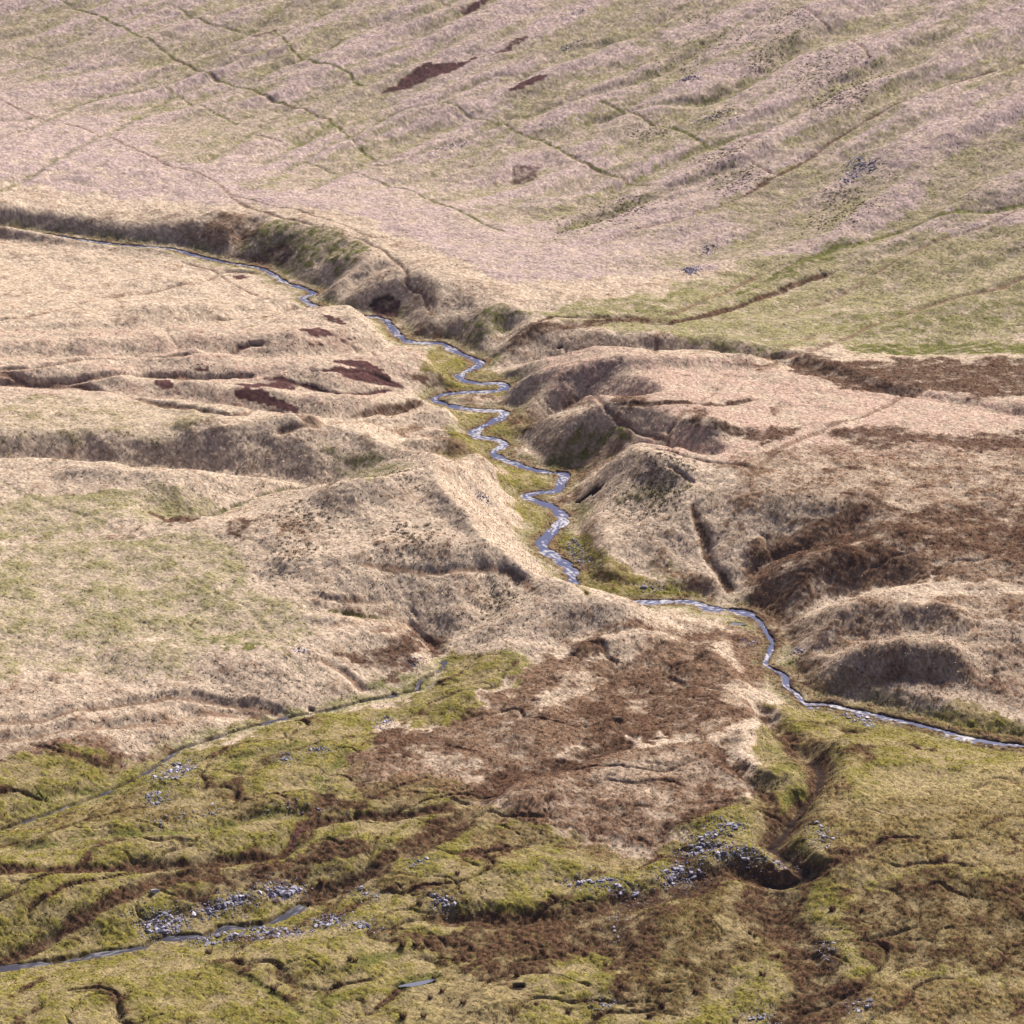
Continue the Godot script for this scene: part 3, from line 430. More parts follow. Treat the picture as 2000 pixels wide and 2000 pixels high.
# ground cover: kind, amount, then x, z of its outline
const COVER := [
	[0, 0.85, -635.6, -1725.2, 366.2, -994.1, 274.7, -712.8, 179.3, -755.8, 65.7, -752.9, 0, -720.3, -52.6, -809.5, -212.6, -902.8, -380.6, -1000.1],
	[9, 0.75, 5.9, -671.5, 35.3, -638.7, 78.5, -633.2, 146, -598.9, 134, -545.1, 61.5, -548, 43.4, -535.3, 31.4, -560.3, 19.9, -597.1, 11.1, -625.2],
	[9, 0.45, -255.2, -690.2, -165.3, -686.1, -55.3, -698.6, -29.5, -668.8, -23, -649.5, -41.2, -617, -148.6, -610, -234.4, -628.3],
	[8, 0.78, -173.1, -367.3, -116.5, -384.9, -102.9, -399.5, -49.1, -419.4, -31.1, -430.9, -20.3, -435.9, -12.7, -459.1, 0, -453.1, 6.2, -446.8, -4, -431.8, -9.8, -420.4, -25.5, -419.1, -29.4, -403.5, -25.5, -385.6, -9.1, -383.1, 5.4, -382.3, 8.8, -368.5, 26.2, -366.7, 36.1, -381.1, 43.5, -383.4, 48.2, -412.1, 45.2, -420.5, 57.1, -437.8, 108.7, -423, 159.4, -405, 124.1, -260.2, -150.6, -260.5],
	[8, 0.80, -27.1, -655.8, -22.1, -685.3, -16.4, -680.2, -9.5, -668.8, -1.7, -655.1, -0.1, -636.5, -12.4, -645, -19.9, -646.8, -23.2, -650.9],
	[8, 0.75, -16.8, -628.8, -1.4, -628.8, 5.4, -603.9, 1.4, -604.5, 0, -586.4, -5.1, -572.2, -18.1, -577.3, -13.5, -605.2],
	[8, 0.85, 0, -583.3, 12, -572.5, 11.3, -562.7, 2.8, -561.3, 8.4, -551.9, 11.9, -543.7, 6.7, -527, 4.1, -537.8, 0, -539.2, -1.9, -562.9],
	[8, 0.85, 12.7, -538.3, 18.5, -518.9, 24, -504.4, 29.8, -498.9, 40.5, -495.1, 43.2, -491.1, 26.9, -491.3, 15.3, -472.1, 14.3, -510.6, 8.9, -525.8],
	[1, 0.60, -128.6, -514.5, -74.7, -509.8, -64.4, -503.1, -52.5, -476.3, -44.8, -461, -40, -450.2, -47.8, -450.8, -60, -455.5, -115, -453.1],
	[1, 0.60, -85.7, -542.2, -74.6, -544.1, -69, -541.8, -71.6, -519.9, -80, -517.4, -128.6, -514.5, -134.6, -542.4],
	[1, 0.50, -115, -453.1, -63.5, -452.4, -63, -448.3, -70.2, -443.8, -111.8, -438.2],
	[1, 0.90, 0, -692.3, 15.4, -701.9, 47.9, -729.2, 82.8, -760.2, 180.1, -759.7, 275, -762.9, 241.5, -654.1, 163.1, -676.9, 72.6, -657, 44.4, -672.2, 18.2, -689.5],
	[1, 0.55, 0, -999.4, 23.8, -1007.7, 55.5, -1008.7, 80.6, -1029.3, 96.7, -1029.8, 57.8, -1054.6, 32.6, -1038.4, 0, -1024.7],
	[1, 0.50, 0, -921.6, 29.2, -917.6, 65.5, -915.7, 92, -929.8, 89.9, -922.3, 64.4, -899.5, 43, -898, 10.7, -893.3, 0, -894],
	[1, 0.45, -266.8, -1145.3, -145.6, -1097.5, -106.7, -1101, -74.1, -1138.9, -112, -1162.1, -145.5, -1134.8, -277.2, -1194],
	[1, 0.55, -131.4, -1013.3, -97.7, -998, -80.3, -978.9, -93.4, -949.8, -118.9, -909.6, -133.9, -913, -144.6, -968.5],
	[1, 0.50, -93.7, -1007.1, -50.8, -1015.8, -18.7, -1023, -33.9, -988.9, -57.4, -988.7, -80.7, -984.5],
	[1, 0.50, -100.9, -877.5, -75.2, -909.7, -45.5, -899.1, -16.8, -905.5, -2.3, -920.5, -2.3, -877.7, -29.8, -857.3, -59.6, -893.7, -84, -847.3],
	[1, 0.35, -149.8, -612.8, -82.1, -606.9, -73.6, -585.9, -83.4, -577.9, -142.6, -579.2],
	[4, 0.65, -90.2, -814.3, -75, -806.8, -56, -784.8, -45.5, -767.5, -54.4, -757.9, -78.2, -780.1, -94.3, -801.6],
	[4, 0.70, 16.2, -589.6, 29.1, -582.1, 29.9, -577.8, 20.2, -575.8, 13, -573.7, 7.3, -585],
	[4, 0.45, 25.5, -542.1, 31.7, -540.1, 38.6, -535.6, 41, -530.9, 38.1, -526.4, 31.1, -527, 27.4, -532.7],
	[4, 0.65, -16.8, -700.9, -9.9, -701.1, -0.1, -700.9, 1.6, -693.6, -2.9, -688.3, -10.9, -688.6],
	[4, 0.55, -49.2, -570.9, -34.8, -569, -23.4, -545.1, -32, -521.5, -41.5, -561.5],
	[4, 0.70, 32.8, -507.8, 37.8, -505.4, 40.7, -497.8, 36.4, -495.7, 33.1, -498.5],
	[2, 0.98, -5, -426.1, 0, -435.2, 6.2, -448.2, 13.7, -457.5, 28.8, -463.8, 43.7, -474.5, 51.6, -471.6, 51.5, -455.7, 47.6, -437.1, 42.6, -419.7, 39.1, -406.5, 29, -412.7, 17.3, -411.5, 5.7, -401.6, -1.9, -392.8, -9.4, -399.6, -20.8, -403, -26.1, -396.2, -31, -398.8, -26.3, -415.8, -13.7, -418.9],
	[2, 0.85, 0, -394.9, 17.3, -409, 38.1, -406.7, 44.2, -391.3, 37.9, -381.1, 26.4, -369.8, 8.8, -370.3, 1.8, -377, -8.9, -376.6, -12.7, -385.2],
	[2, 0.70, 11.8, -457.6, 15.1, -462, 22.2, -463.3, 34, -472.2, 40.7, -474.5, 48.3, -477.4, 53.1, -476.2, 54, -468.9, 52.6, -458.9, 47.7, -461.3, 33.8, -456.8, 32.7, -464.7, 22.1, -459.9, 16.8, -454.7, 11.7, -450.6, 5.7, -442.8, 3, -440.9],
	[10, 0.90, -59.6, -356.1, -58, -358.2, -51.6, -361.5, -44.5, -364.7, -38.9, -367.2, -37.7, -368.9, -34.2, -374.2, -27.6, -375.3, -25.3, -369.7, -27.7, -365.5, -34, -362, -37, -359.6, -43.6, -355.5, -51.7, -353.7, -57.5, -354.3],
	[10, 0.90, -34.6, -356.9, -31.2, -359.3, -26.6, -358.5, -24.3, -362.7, -20.5, -363.8, -17.1, -361.8, -20.3, -359.6, -25.1, -359.1, -29.7, -355.9, -33.8, -355.3],
	[2, 0.75, -105.1, -407.7, -64.9, -417.1, -60.1, -416.1, -62.7, -413.6, -66.1, -412.1, -103.4, -399.9],
	[10, 0.80, -16.7, -337.1, -14, -341.2, -8.3, -343.6, 0, -346.6, 8.3, -345.5, 16.7, -346.7, 23.9, -341.5, 23, -333.7, 18.4, -328.6, 20.4, -322.7, 18.6, -316.4, 16.7, -326.9, 10.5, -332, 6.4, -329.9, -3.2, -327.7, -8.8, -328.6, -9.7, -334.4],
	[10, 0.90, 1.9, -346.3, 7.4, -345.5, 10.1, -339.3, 10.2, -333.6, 7.2, -333.1, 4.2, -334.9, 2.4, -339.7],
	[10, 0.75, 21.7, -346.4, 23.1, -337.9, 23.6, -335.2, 22.3, -333.8, 20.9, -337, 20.3, -343.1],
	[10, 0.55, 19.2, -348.1, 34.1, -356.3, 39.8, -344.1, 42.5, -330.7, 36.6, -328, 29.5, -318.2, 20.1, -315, 17.5, -326.9, 21, -333.7],
	[10, 0.80, 40.9, -355.5, 44.7, -352.4, 44.5, -342.3, 46.9, -328.1, 46.7, -319.1, 48.7, -310.6, 42.6, -310.5, 42.6, -324.4, 41, -339.5],
	[10, 0.60, 54.3, -349, 92.4, -351.1, 96.7, -341.2, 89.5, -322.8, 54.5, -325.5, 53.7, -337.5],
	[2, 0.90, 50.6, -505.7, 69.4, -510.7, 127.1, -513.7, 148.6, -514.2, 138.1, -472.3, 118.2, -471.9, 66.5, -484, 60.9, -473.2, 55.3, -481, 50.6, -491.3],
	[2, 0.55, 47.6, -527.8, 59.9, -532.2, 131.3, -532.8, 127.8, -516.9, 67.5, -515.5, 52.5, -514.6],
	[2, 0.65, 54, -472.9, 59.2, -476.3, 65.6, -463.8, 67.2, -459.8, 60.7, -457.4, 55.4, -466.7],
	[2, 0.60, 56.3, -452.5, 61.2, -455.1, 62.6, -447.1, 59.8, -442.8, 62.2, -436.9, 57.3, -440.7],
	[10, 0.85, -36, -448.1, -28.8, -456.8, -20.5, -466.1, -18, -462.7, -21.5, -451.1, -23.3, -447.7, -28.1, -444.2, -32.1, -447.7],
	[10, 0.90, -19.7, -466.9, -16.1, -465.2, -13.5, -460.4, -15, -456.1, -17.7, -455.5],
	[10, 0.80, -84, -532.2, -80.4, -535.4, -78.7, -532.3, -71.1, -519.7, -73.2, -515.5, -79.7, -514.8],
	[10, 0.80, -64.6, -508.4, -61.5, -516.7, -59.1, -514.6, -56.5, -505.4, -61.2, -505.5],
	[2, 0.50, -57.9, -515.4, -46.9, -514.1, -40, -508.4, -44.1, -505.4, -55.6, -509.2],
	[10, 0.80, -28.4, -646, -24.9, -652.3, -21.2, -654.6, -19.9, -647.7, -24.1, -644.9],
	[2, 0.65, -33.6, -591.8, -24.4, -608.3, -21.4, -592.9, -11.5, -596.4, -9.7, -573.1, -15.1, -578.6, -23.8, -592.1],
	[2, 0.60, -32.8, -711.6, -19.1, -702.4, -13.2, -694.5, -9.7, -686.8, -19, -696.9, -28.7, -696],
	[2, 0.70, -18.6, -639.2, -0.1, -637.8, -0.1, -630.9, -12.2, -634.1],
	[2, 0.70, 0, -630, 7.7, -615.5, 8.5, -598, 4.5, -599.8, 1.5, -607.5],
	[2, 0.70, 3.5, -599.2, 6.4, -585.5, 11.6, -577.7, 5.8, -581.2, 0, -590.3],
	[2, 0.80, 13.9, -622.3, 19.6, -623, 23.2, -595, 16.4, -598.9, 12.9, -598.8],
	[2, 0.75, 6.1, -561.5, 15.5, -560.5, 15.3, -552.7, 11.6, -552.9, 9.3, -554.5],
	[2, 0.60, 15.2, -509.3, 23.9, -502, 32.3, -498, 23.8, -499.4, 16.3, -505.5],
	[2, 0.70, 32, -508.6, 38.5, -503.6, 43.9, -500.8, 47.2, -494.1, 42, -492.3, 39, -497.3, 33.3, -501.6],
	[10, 0.90, 76.7, -650.4, 85.5, -648.5, 157.6, -651.4, 148.3, -609.8, 88.4, -610.2, 82.7, -625.8, 77, -630.5],
	[10, 0.80, 41.4, -572.2, 46.2, -579, 51.9, -567.8, 59, -566.8, 66.4, -569.4, 73.9, -577.2, 74.3, -571.9, 69.5, -563.3, 61.9, -558.4, 52.4, -561.3, 49.8, -565],
	[10, 0.80, 79.6, -565.5, 83.7, -571.1, 139.2, -569, 136.4, -556.4, 82.4, -554.2],
	[2, 0.70, 26.6, -593.3, 32.8, -608.3, 34.2, -589.6, 31.2, -587.2, 27.9, -589.7],
	[2, 0.70, 61, -626.2, 68.1, -635.4, 77.8, -650.8, 70.1, -629.4, 63.5, -625.6],
	[2, 0.60, 65.2, -590.7, 68.9, -593.6, 69.4, -588.6, 65.8, -586.9],
	[2, 0.60, 64.7, -616.1, 67.3, -616.4, 66.6, -614.4, 64.8, -614.1],
	[2, 0.55, 47.6, -547.2, 58.7, -548.2, 70.7, -541.4, 76.2, -535.3, 67.1, -533.6, 58.4, -536.4, 49.7, -539.4],
	[6, 0.95, 14.8, -453, 21.3, -459.2, 26.8, -459.7, 32, -460.7, 32.7, -458.6, 28.6, -455, 23.4, -453.5, 17.5, -451.5, 12.8, -450.4],
	[6, 0.90, 41.4, -458.1, 45, -462.8, 47.2, -460, 46.3, -455, 42.3, -450.6],
	[6, 0.80, 40, -430.7, 44.1, -439.3, 47.1, -443, 48.7, -438.8, 47.7, -432.9, 42, -428.4],
	[6, 0.60, 2.6, -431.9, 9.5, -439.6, 16, -441.8, 19, -440.3, 11.2, -432.7, 7.4, -427.4, 4.8, -424.4],
	[6, 0.90, 44.1, -407, 46.6, -415.3, 51, -425.2, 51.5, -419.4, 47.5, -409.3],
	[6, 0.80, 39.5, -399.7, 42.9, -405.5, 45.9, -407.1, 45.7, -401.6, 49, -399.7, 50.8, -394.1, 47.6, -387, 44.9, -386.4, 43.3, -391.1],
	[6, 0.42, 14.5, -392.1, 20.9, -397.1, 27.6, -405.1, 31.6, -401, 34.7, -396.2, 33.1, -393, 27.4, -389.1, 23.6, -381.6, 16.9, -383.4, 13.6, -385.9],
	[6, 0.50, 42.4, -385.2, 44.7, -380.7, 42.9, -373.2, 39.7, -373.9, 41.2, -380.1],
	[6, 0.60, 36, -343, 38.9, -343.8, 40.5, -338.6, 36.6, -338.8],
	[6, 0.50, 59.2, -387.6, 103.3, -401.4, 97.5, -376.2, 60.4, -376.9],
	[6, 0.55, -13.5, -381.3, 0, -388.3, 1.8, -378.3, -8.9, -376.6],
	[6, 0.50, -14.3, -326.6, -0.1, -328.1, -0.1, -312.9, -12.4, -313.1, -18.2, -316.1],
	[3, 0.90, -53.3, -649.9, -46.2, -654.4, -41.2, -653.2, -36.1, -649.4, -38.5, -648.2, -47.1, -649.1],
	[3, 0.95, -51, -644, -39.1, -651, -34, -645.9, -31.3, -640.2, -38.6, -641.2, -45.9, -641],
	[3, 0.95, -75.7, -629.5, -69.3, -636.8, -59.5, -635.1, -60.3, -630.6, -71.5, -623.8],
	[3, 0.95, -76.2, -622.8, -72.2, -624.7, -66.1, -622.9, -64.7, -619.9, -70.7, -620.4],
	[3, 0.95, -74, -621.1, -66.9, -620.9, -60.8, -619.2, -56.9, -614.4, -57.4, -612.7, -64.2, -617],
	[3, 0.80, -62.3, -681.6, -57.1, -689, -52.1, -682.9, -57.7, -679.5],
	[3, 0.80, -50.9, -680.9, -46, -684.9, -47.1, -682.1],
	[3, 0.75, -98.3, -632.4, -95, -638.9, -91.8, -628.7, -95.3, -628.2],
	[3, 0.70, -88.7, -643.7, -84, -645.4, -84.3, -642.8],
	[3, 0.70, -70.2, -639, -64.2, -639, -56.1, -636.8, -60.2, -634.9],
	[3, 0.70, -92.9, -775.2, -88, -776.4, -86.9, -772.2, -89.8, -770.1],
	[3, 0.70, -57.6, -702.3, -50.6, -696.7, -48.9, -690.9, -54.5, -695.7],
	[3, 0.60, -80.1, -674.5, -70.6, -675.4, -73.6, -673.1],
	[3, 0.60, -59.9, -674.9, -54.4, -678.3, -55.6, -675.9],
	[3, 0.95, -55.6, -998.5, -47.9, -1005.3, -37.3, -1021, -27.5, -1016.6, -13.8, -1020.7, -24.9, -1008.3, -38.2, -1000.7, -47.5, -996.7],
	[3, 0.90, -1.5, -966.7, 4.6, -977, 10.1, -980.3, 15.1, -977.7, 11.5, -972.4, 4.6, -967.6],
	[3, 0.85, -24, -1087.9, -16.5, -1097.3, -8.8, -1103.9, -12.2, -1094.6, -19.7, -1085.3],
	[3, 0.60, -4.8, -1014.8, 0, -1031.1, 6.5, -1032.4, 4.9, -1026.9, 0, -1022.1],
	[3, 0.80, -9, -1017.3, -0.2, -1024.8, -0.2, -1018.4, -5.8, -1017.9],
	[3, 0.45, -127.4, -1115.7, -115.5, -1120.1, -105.9, -1111.7, -115.6, -1103.3],
	[3, 0.40, 0, -881.1, 10.6, -880.7, 8.3, -864.4, 0, -863.1],
	[4, 0.90, 97.1, -659.2, 102.3, -672.9, 161.5, -669.5, 165.2, -668.4, 159.1, -658.3, 99.9, -656.1],
	[4, 0.70, 69.7, -724, 81.2, -739, 91.6, -751.7, 105.1, -763.2, 112.8, -765.6, 104.4, -756.7, 90.7, -742.9, 77.2, -727.8],
	[4, 0.45, 37.5, -706.1, 53.8, -733.2, 57.8, -740, 59.9, -735.9, 52.8, -718.6, 43.5, -699.2],
	[4, 0.45, 95, -703.8, 169.1, -706.4, 163.9, -681.2, 97.4, -681.6, 90, -685.7],
	[4, 0.80, -80.8, -688.5, -76.8, -696.1, -76.3, -693.4, -78.5, -688.1],
	[4, 0.70, -63.4, -457.6, -52.2, -456, -48.1, -453.7, -41.7, -451.5, -40.8, -449.9, -47.9, -451.7, -59.8, -453.7],
	[4, 0.60, 47.6, -1008.4, 58.5, -1004.4, 65.4, -1001.5, 59.5, -993.9, 51, -996.4],
	[4, 0.60, 71.6, -921.1, 86.6, -926.2, 88.6, -924, 80, -916.7, 72.7, -916.2],
	[4, 0.55, -28.1, -444.2, -19.2, -452.7, -15.8, -455, -19, -446.2, -24.1, -440.6, -27.2, -440.8],
	[4, 0.50, 3.1, -346.9, 10.4, -354.2, 22.1, -354.2, 27, -355.9, 35.2, -359.1, 38.4, -359.2, 31.8, -356.7, 23.6, -351.3, 15.6, -348.8, 8.1, -346.1],
	[4, 0.50, 45.8, -402.7, 53.5, -407.7, 55.6, -402.1, 54.7, -389.7, 52.1, -384.3, 49, -380.6, 47.6, -373.6, 45.8, -375.9, 48, -384, 50.8, -391, 49.4, -402.8],
	[4, 0.60, 56.4, -456.9, 59, -456, 59, -453, 56.8, -453.3],
	[4, 0.50, 13, -460, 19, -460.1, 18.9, -457, 13.7, -454.8],
	[4, 0.50, 0, -452.9, 3.9, -454.2, 7, -450.2, 4.6, -441.8, 0, -438.2, -3.1, -443.2],
	[4, 0.50, -26.9, -324.8, -23.8, -332.8, -19, -333.8, -24.7, -327.9, -30.3, -323.5, -30.9, -312.6, -27.8, -312.8],
	[10, 0.60, -29.9, -411, -23.4, -416.3, -13.6, -416.8, -9.6, -409, -15.1, -402.1, -24.5, -400.6],
	[10, 0.55, 20.5, -441.3, 34.2, -446.7, 44, -440.7, 41.4, -422.8, 29, -413.3, 17.3, -411.5, 11.4, -404, 9.7, -416.4],
	[10, 0.50, 29.9, -464, 43.7, -474.5, 51.5, -470.2, 46.8, -460, 34.7, -455.9],
	[10, 0.65, 54.9, -501.6, 68.8, -505.2, 124.2, -500.1, 121.2, -486.5, 66.9, -488.8, 56, -489.5],
	[10, 0.65, 53.7, -515.8, 65.2, -515.5, 126.7, -512.1, 124.8, -503, 64.7, -509.6],
	[8, 0.80, -31.7, -382.1, -18.2, -385.3, -3.6, -378.3, 5.4, -382.3, 4.4, -370.4, -8.7, -363.1, -26.3, -367.3],
	[2, 0.50, 54.9, -419.3, 60, -413.2, 58, -384.6, 52.6, -369.7, 48.3, -362.6, 52.6, -384.4],
	[2, 0.42, 53.7, -378.4, 101.4, -392.9, 92, -351.1, 52.1, -351.4, 51.7, -362.3],
	[2, 0.45, 38.7, -316.7, 86, -323, 82.9, -308.8, 42.1, -305.5],
	[2, 0.40, -100.6, -388.7, -53.5, -391.1, -40.1, -385.9, -45, -379.4, -99.2, -381.3],
	[2, 0.40, -25.9, -361.4, -8.6, -360.9, -1.7, -356.1, -11.8, -349.9, -25.5, -353.7],
	[2, 0.40, -12, -327.9, 0, -329.2, 3.9, -318.1, -7.7, -313],
	[2, 0.60, -30, -398.9, -22.7, -402.7, -9.4, -398.5, 0, -390.6, -1.8, -381.8, -12.7, -385.2, -21.8, -383.5, -28.3, -385.8],
	[8, 0.80, -35.3, -394.5, -22.4, -395.9, -9.3, -393.1, -3.6, -384.5, -18.1, -381.4, -32.6, -382.1],
	[2, 0.55, 54.4, -477.1, 61.4, -477.9, 68.4, -470.5, 116.4, -463.9, 114, -452.1, 67, -458.3, 59.4, -459.5, 56.2, -466.6],
	[2, 0.50, 58.8, -454.6, 67, -458.3, 113.2, -448.2, 109.2, -428, 64.4, -436.7, 59.8, -442.8],
	[10, 0.50, 54.6, -474.9, 59.6, -476.7, 62.8, -469.5, 59.5, -467.4, 55.7, -465.7],
	[10, 0.50, 56.9, -450.7, 60.4, -454.9, 64.4, -456.2, 65.8, -449.1, 62.1, -449.9, 60, -444.4],
	[4, 0.50, 56, -480.7, 60.2, -482.4, 66, -483.1, 70, -482.5, 64, -479.8, 58, -476.7],
	[1, 0.60, -79.2, -496.4, -66.2, -502.5, -47.6, -471.5, -39.9, -455.5, -54.2, -451.6, -116.1, -460.4],
	[2, 0.70, -120.3, -820.7, -111.2, -824.1, -100.5, -824, -86.5, -816.9, -86.6, -803.4, -94.2, -799.4, -107, -809.3],
	[2, 0.75, -106.3, -802.4, -84.4, -792.2, -78.4, -782.5, -64.1, -762, -49.9, -733.3, -34.3, -720.1, -37.2, -719.4, -63.3, -751.7, -77.6, -773.8, -91.8, -789.2],
	[3, 0.55, -45.1, -732, -38.9, -733.2, -34.6, -728.8, -35, -720.9, -42, -724.2],
	[3, 0.45, -82.5, -794.1, -75.3, -793.5, -72, -784.3, -77.1, -782.6],
	[2, 0.60, 16.9, -579.7, 20.8, -578.9, 27.1, -576.8, 25.3, -563.9, 19.1, -565.8, 14.1, -569.7],
	[2, 0.55, 54.4, -551.9, 138.1, -563.5, 126.1, -509, 65, -512.5, 52.2, -526.3],
	[2, 0.30, -48.3, -480.5, -32.7, -475.9, -15.2, -474.7, -4.4, -482.6, 1.1, -484.5, -4.3, -465, -16.1, -464.7, -32, -463.5],
	[2, 0.28, -110.6, -435.2, -53.1, -439.6, -36.6, -436.5, -46.1, -429.9, -59.2, -421.7, -103.7, -403.6],
	[2, 0.50, 13.2, -370.2, 26.6, -372.7, 27.9, -366.4, 17.2, -360.7, 8.7, -362.5],
	[2, 0.50, -8.8, -370.1, 0, -375.4, 8.8, -368.5, 0, -360.7, -8.7, -363.1],
	[5, 1.00, 15.3, -552.7, 18.6, -552.4, 21.8, -551.6, 22.4, -550.1, 20.3, -549.6, 16.7, -550.4],
	[5, 0.95, -46.8, -731.9, -43.2, -732.3, -39.6, -732.6, -35.9, -730.5, -35.2, -729, -38.3, -731.2, -41.3, -731.4, -44.3, -730.5],
	[5, 0.95, -0.6, -321.8, 0, -323.4, 1.8, -323.5, 2.5, -323.8, 1.8, -322.2, 0.6, -321.7],
	[5, 0.80, 11.1, -675.4, 13.1, -675.5, 15, -674.1, 14.7, -673.4, 13, -674.6],
	[5, 0.90, -40.6, -431.4, -39.6, -433.5, -38.6, -432.3, -38.7, -431],
	[5, 0.90, -24.6, -439.6, -23.3, -439.9, -22.9, -437.8, -24, -437.4],
]
const STREAM := [
	-286.1, -882.3, 0, -222.7, -856.7, 0, -170.6, -836.2, 0, -142.8, -821.3, 0, -127.7, -815.3, 0, -117.3, -811.8, 0, -109.7, -804.1, 0, -97.4, -793.3, 0, -85, -785.3, 0, -79.1, -776.4, 0, -74.4, -766.5, 0, -70.3, -761.6, 0, -64, -753.1, 0, -66.6, -747.4, 0, -64.3, -740.4, 0, -60.8, -734.7, 0, -52.5, -727.8, 0, -40.9, -722.5, 0, -37.7, -715.5, 0, -33.5, -700.7, 0, -29.3, -695.5, 0, -21.2, -694.3, 0, -17.6, -687.2, 0, -13.6, -681.2, 0, -9.3, -674.3, 0, -10.6, -669.5, 0, -14.9, -662.1, 0, -13.7, -656.5, 0, -8.2, -653.6, 0, -3.4, -654.1, 0, -2, -649.9, 0, -3.9, -646.7, 0, -12.4, -645.6, 0, -18.8, -643.4, 0, -21.8, -639.2, 0, -19.1, -635.1, 0, -13.2, -630.7, 0, -6.9, -628.6, 0, -2.2, -628, 0, -2.7, -622.9, 0, -6.8, -616.3, 0, -10, -610.6, 0, -8.7, -605.8, 0, -3.6, -603.3, 0, -2.1, -598.6, 0, -5.1, -593.2, 0, -1.6, -586.3, 0, 0, -585.1, 0, 4.9, -579.8, 0, 9.7, -576.8, 0, 13, -576.1, 0, 12.7, -571, 0, 10.9, -563.2, 0, 7.1, -562.2, 0, 3.3, -559.7, 0, 6.1, -555.6, 0, 10, -551.4, 0, 12.4, -543.4, 0, 10.4, -536.8, 0, 7.2, -527.9, 0, 7.5, -522.9, 0, 11.4, -515, 0, 13.4, -509.6, 0, 13.7, -502.6, 0, 15.4, -495.7, 0, 20.2, -491.4, 0, 27.2, -490.1, 0, 34.4, -490.6, 0, 40.2, -490, 0, 42.9, -486.7, 0, 47.8, -485.6, 0, 51.3, -483.4, 0, 53.4, -479.1, 0, 54.2, -472.8, 0, 54.9, -467.6, 0, 53.5, -461.6, 0, 52.3, -456.2, 0, 54.4, -452.8, 0, 55.8, -449.9, 0, 55.5, -445.2, 0, 57.1, -441.9, 0, 58.4, -436.8, 0, 62.2, -436.8, 0, 66.8, -434.1, 0, 71.9, -431.4, 0, 79.8, -426.8, 0, 93.2, -418.7, 0, 116.6, -414.1, 0, 143.8, -407.4, 0
]
const BROOK := [
	-14.2, -455.6, 1.4, -13.9, -452.3, 1.4, -15.2, -449.6, 1.3, -18.9, -444.5, 1.3, -19, -440.9, 1.2, -21.4, -439.7, 1.1, -23.6, -438.4, 1.1, -31.4, -435, 1, -35, -432.4, 0.9, -41.2, -429.9, 0.9, -44.5, -428.7, 0.8, -49.4, -425.8, 0.7, -52.8, -423.3, 0.7, -59.6, -417.9, 0.6, -63.5, -414.6, 0.6, -67.5, -406.6, 0.5, -73.4, -398.7, 0.4, -86.2, -386.6, 0.4, -106.4, -371.4, 0.3, -129.8, -360.7, 0.2
]
const LOWER_BROOK := [
	-112.5, -329.6, 0.2, -81.5, -335.6, 0.3, -65.9, -339.9, 0.4, -59.6, -341.9, 0.5, -58.1, -344.1, 0.6, -53.8, -344.7, 0.6, -49.8, -345.1, 0.7, -47.8, -347.1, 0.8, -44.8, -347.6, 0.9, -41.7, -348, 1, -38.7, -349.8, 1, -36.4, -352.1, 1.1, -34.7, -354.2, 1.2
]
const HILL_EDGE := [
	-286.1, -882.3, -222.7, -856.7, -170.6, -836.2, -142.8, -821.3, -127.7, -815.3, -117.3, -811.8, -109.7, -804.1, -97.4, -793.3, -85, -785.3, -79.1, -776.4, -74.4, -766.5, -70.3, -761.6, -64, -753.1, -66.6, -747.4, -64.3, -740.4, -60.8, -734.7, -52.5, -727.8, -40.9, -722.5, -37.7, -715.5, -33.5, -700.7, -29.3, -695.5, -21.2, -694.3, -17.6, -687.2, -13.6, -681.2, -9.3, -674.3, -10.6, -669.5, -2.2, -665.4, 5.9, -668.3, 17.7, -668.3, 32.4, -665.6, 51.2, -662.3, 68.1, -655.1, 77.4, -647.4, 88.7, -632, 98.2, -618, 120.6, -601.8, 154.9, -577.3, 600, -700, 600, -2000, -800, -2000, -800, -882.3
]
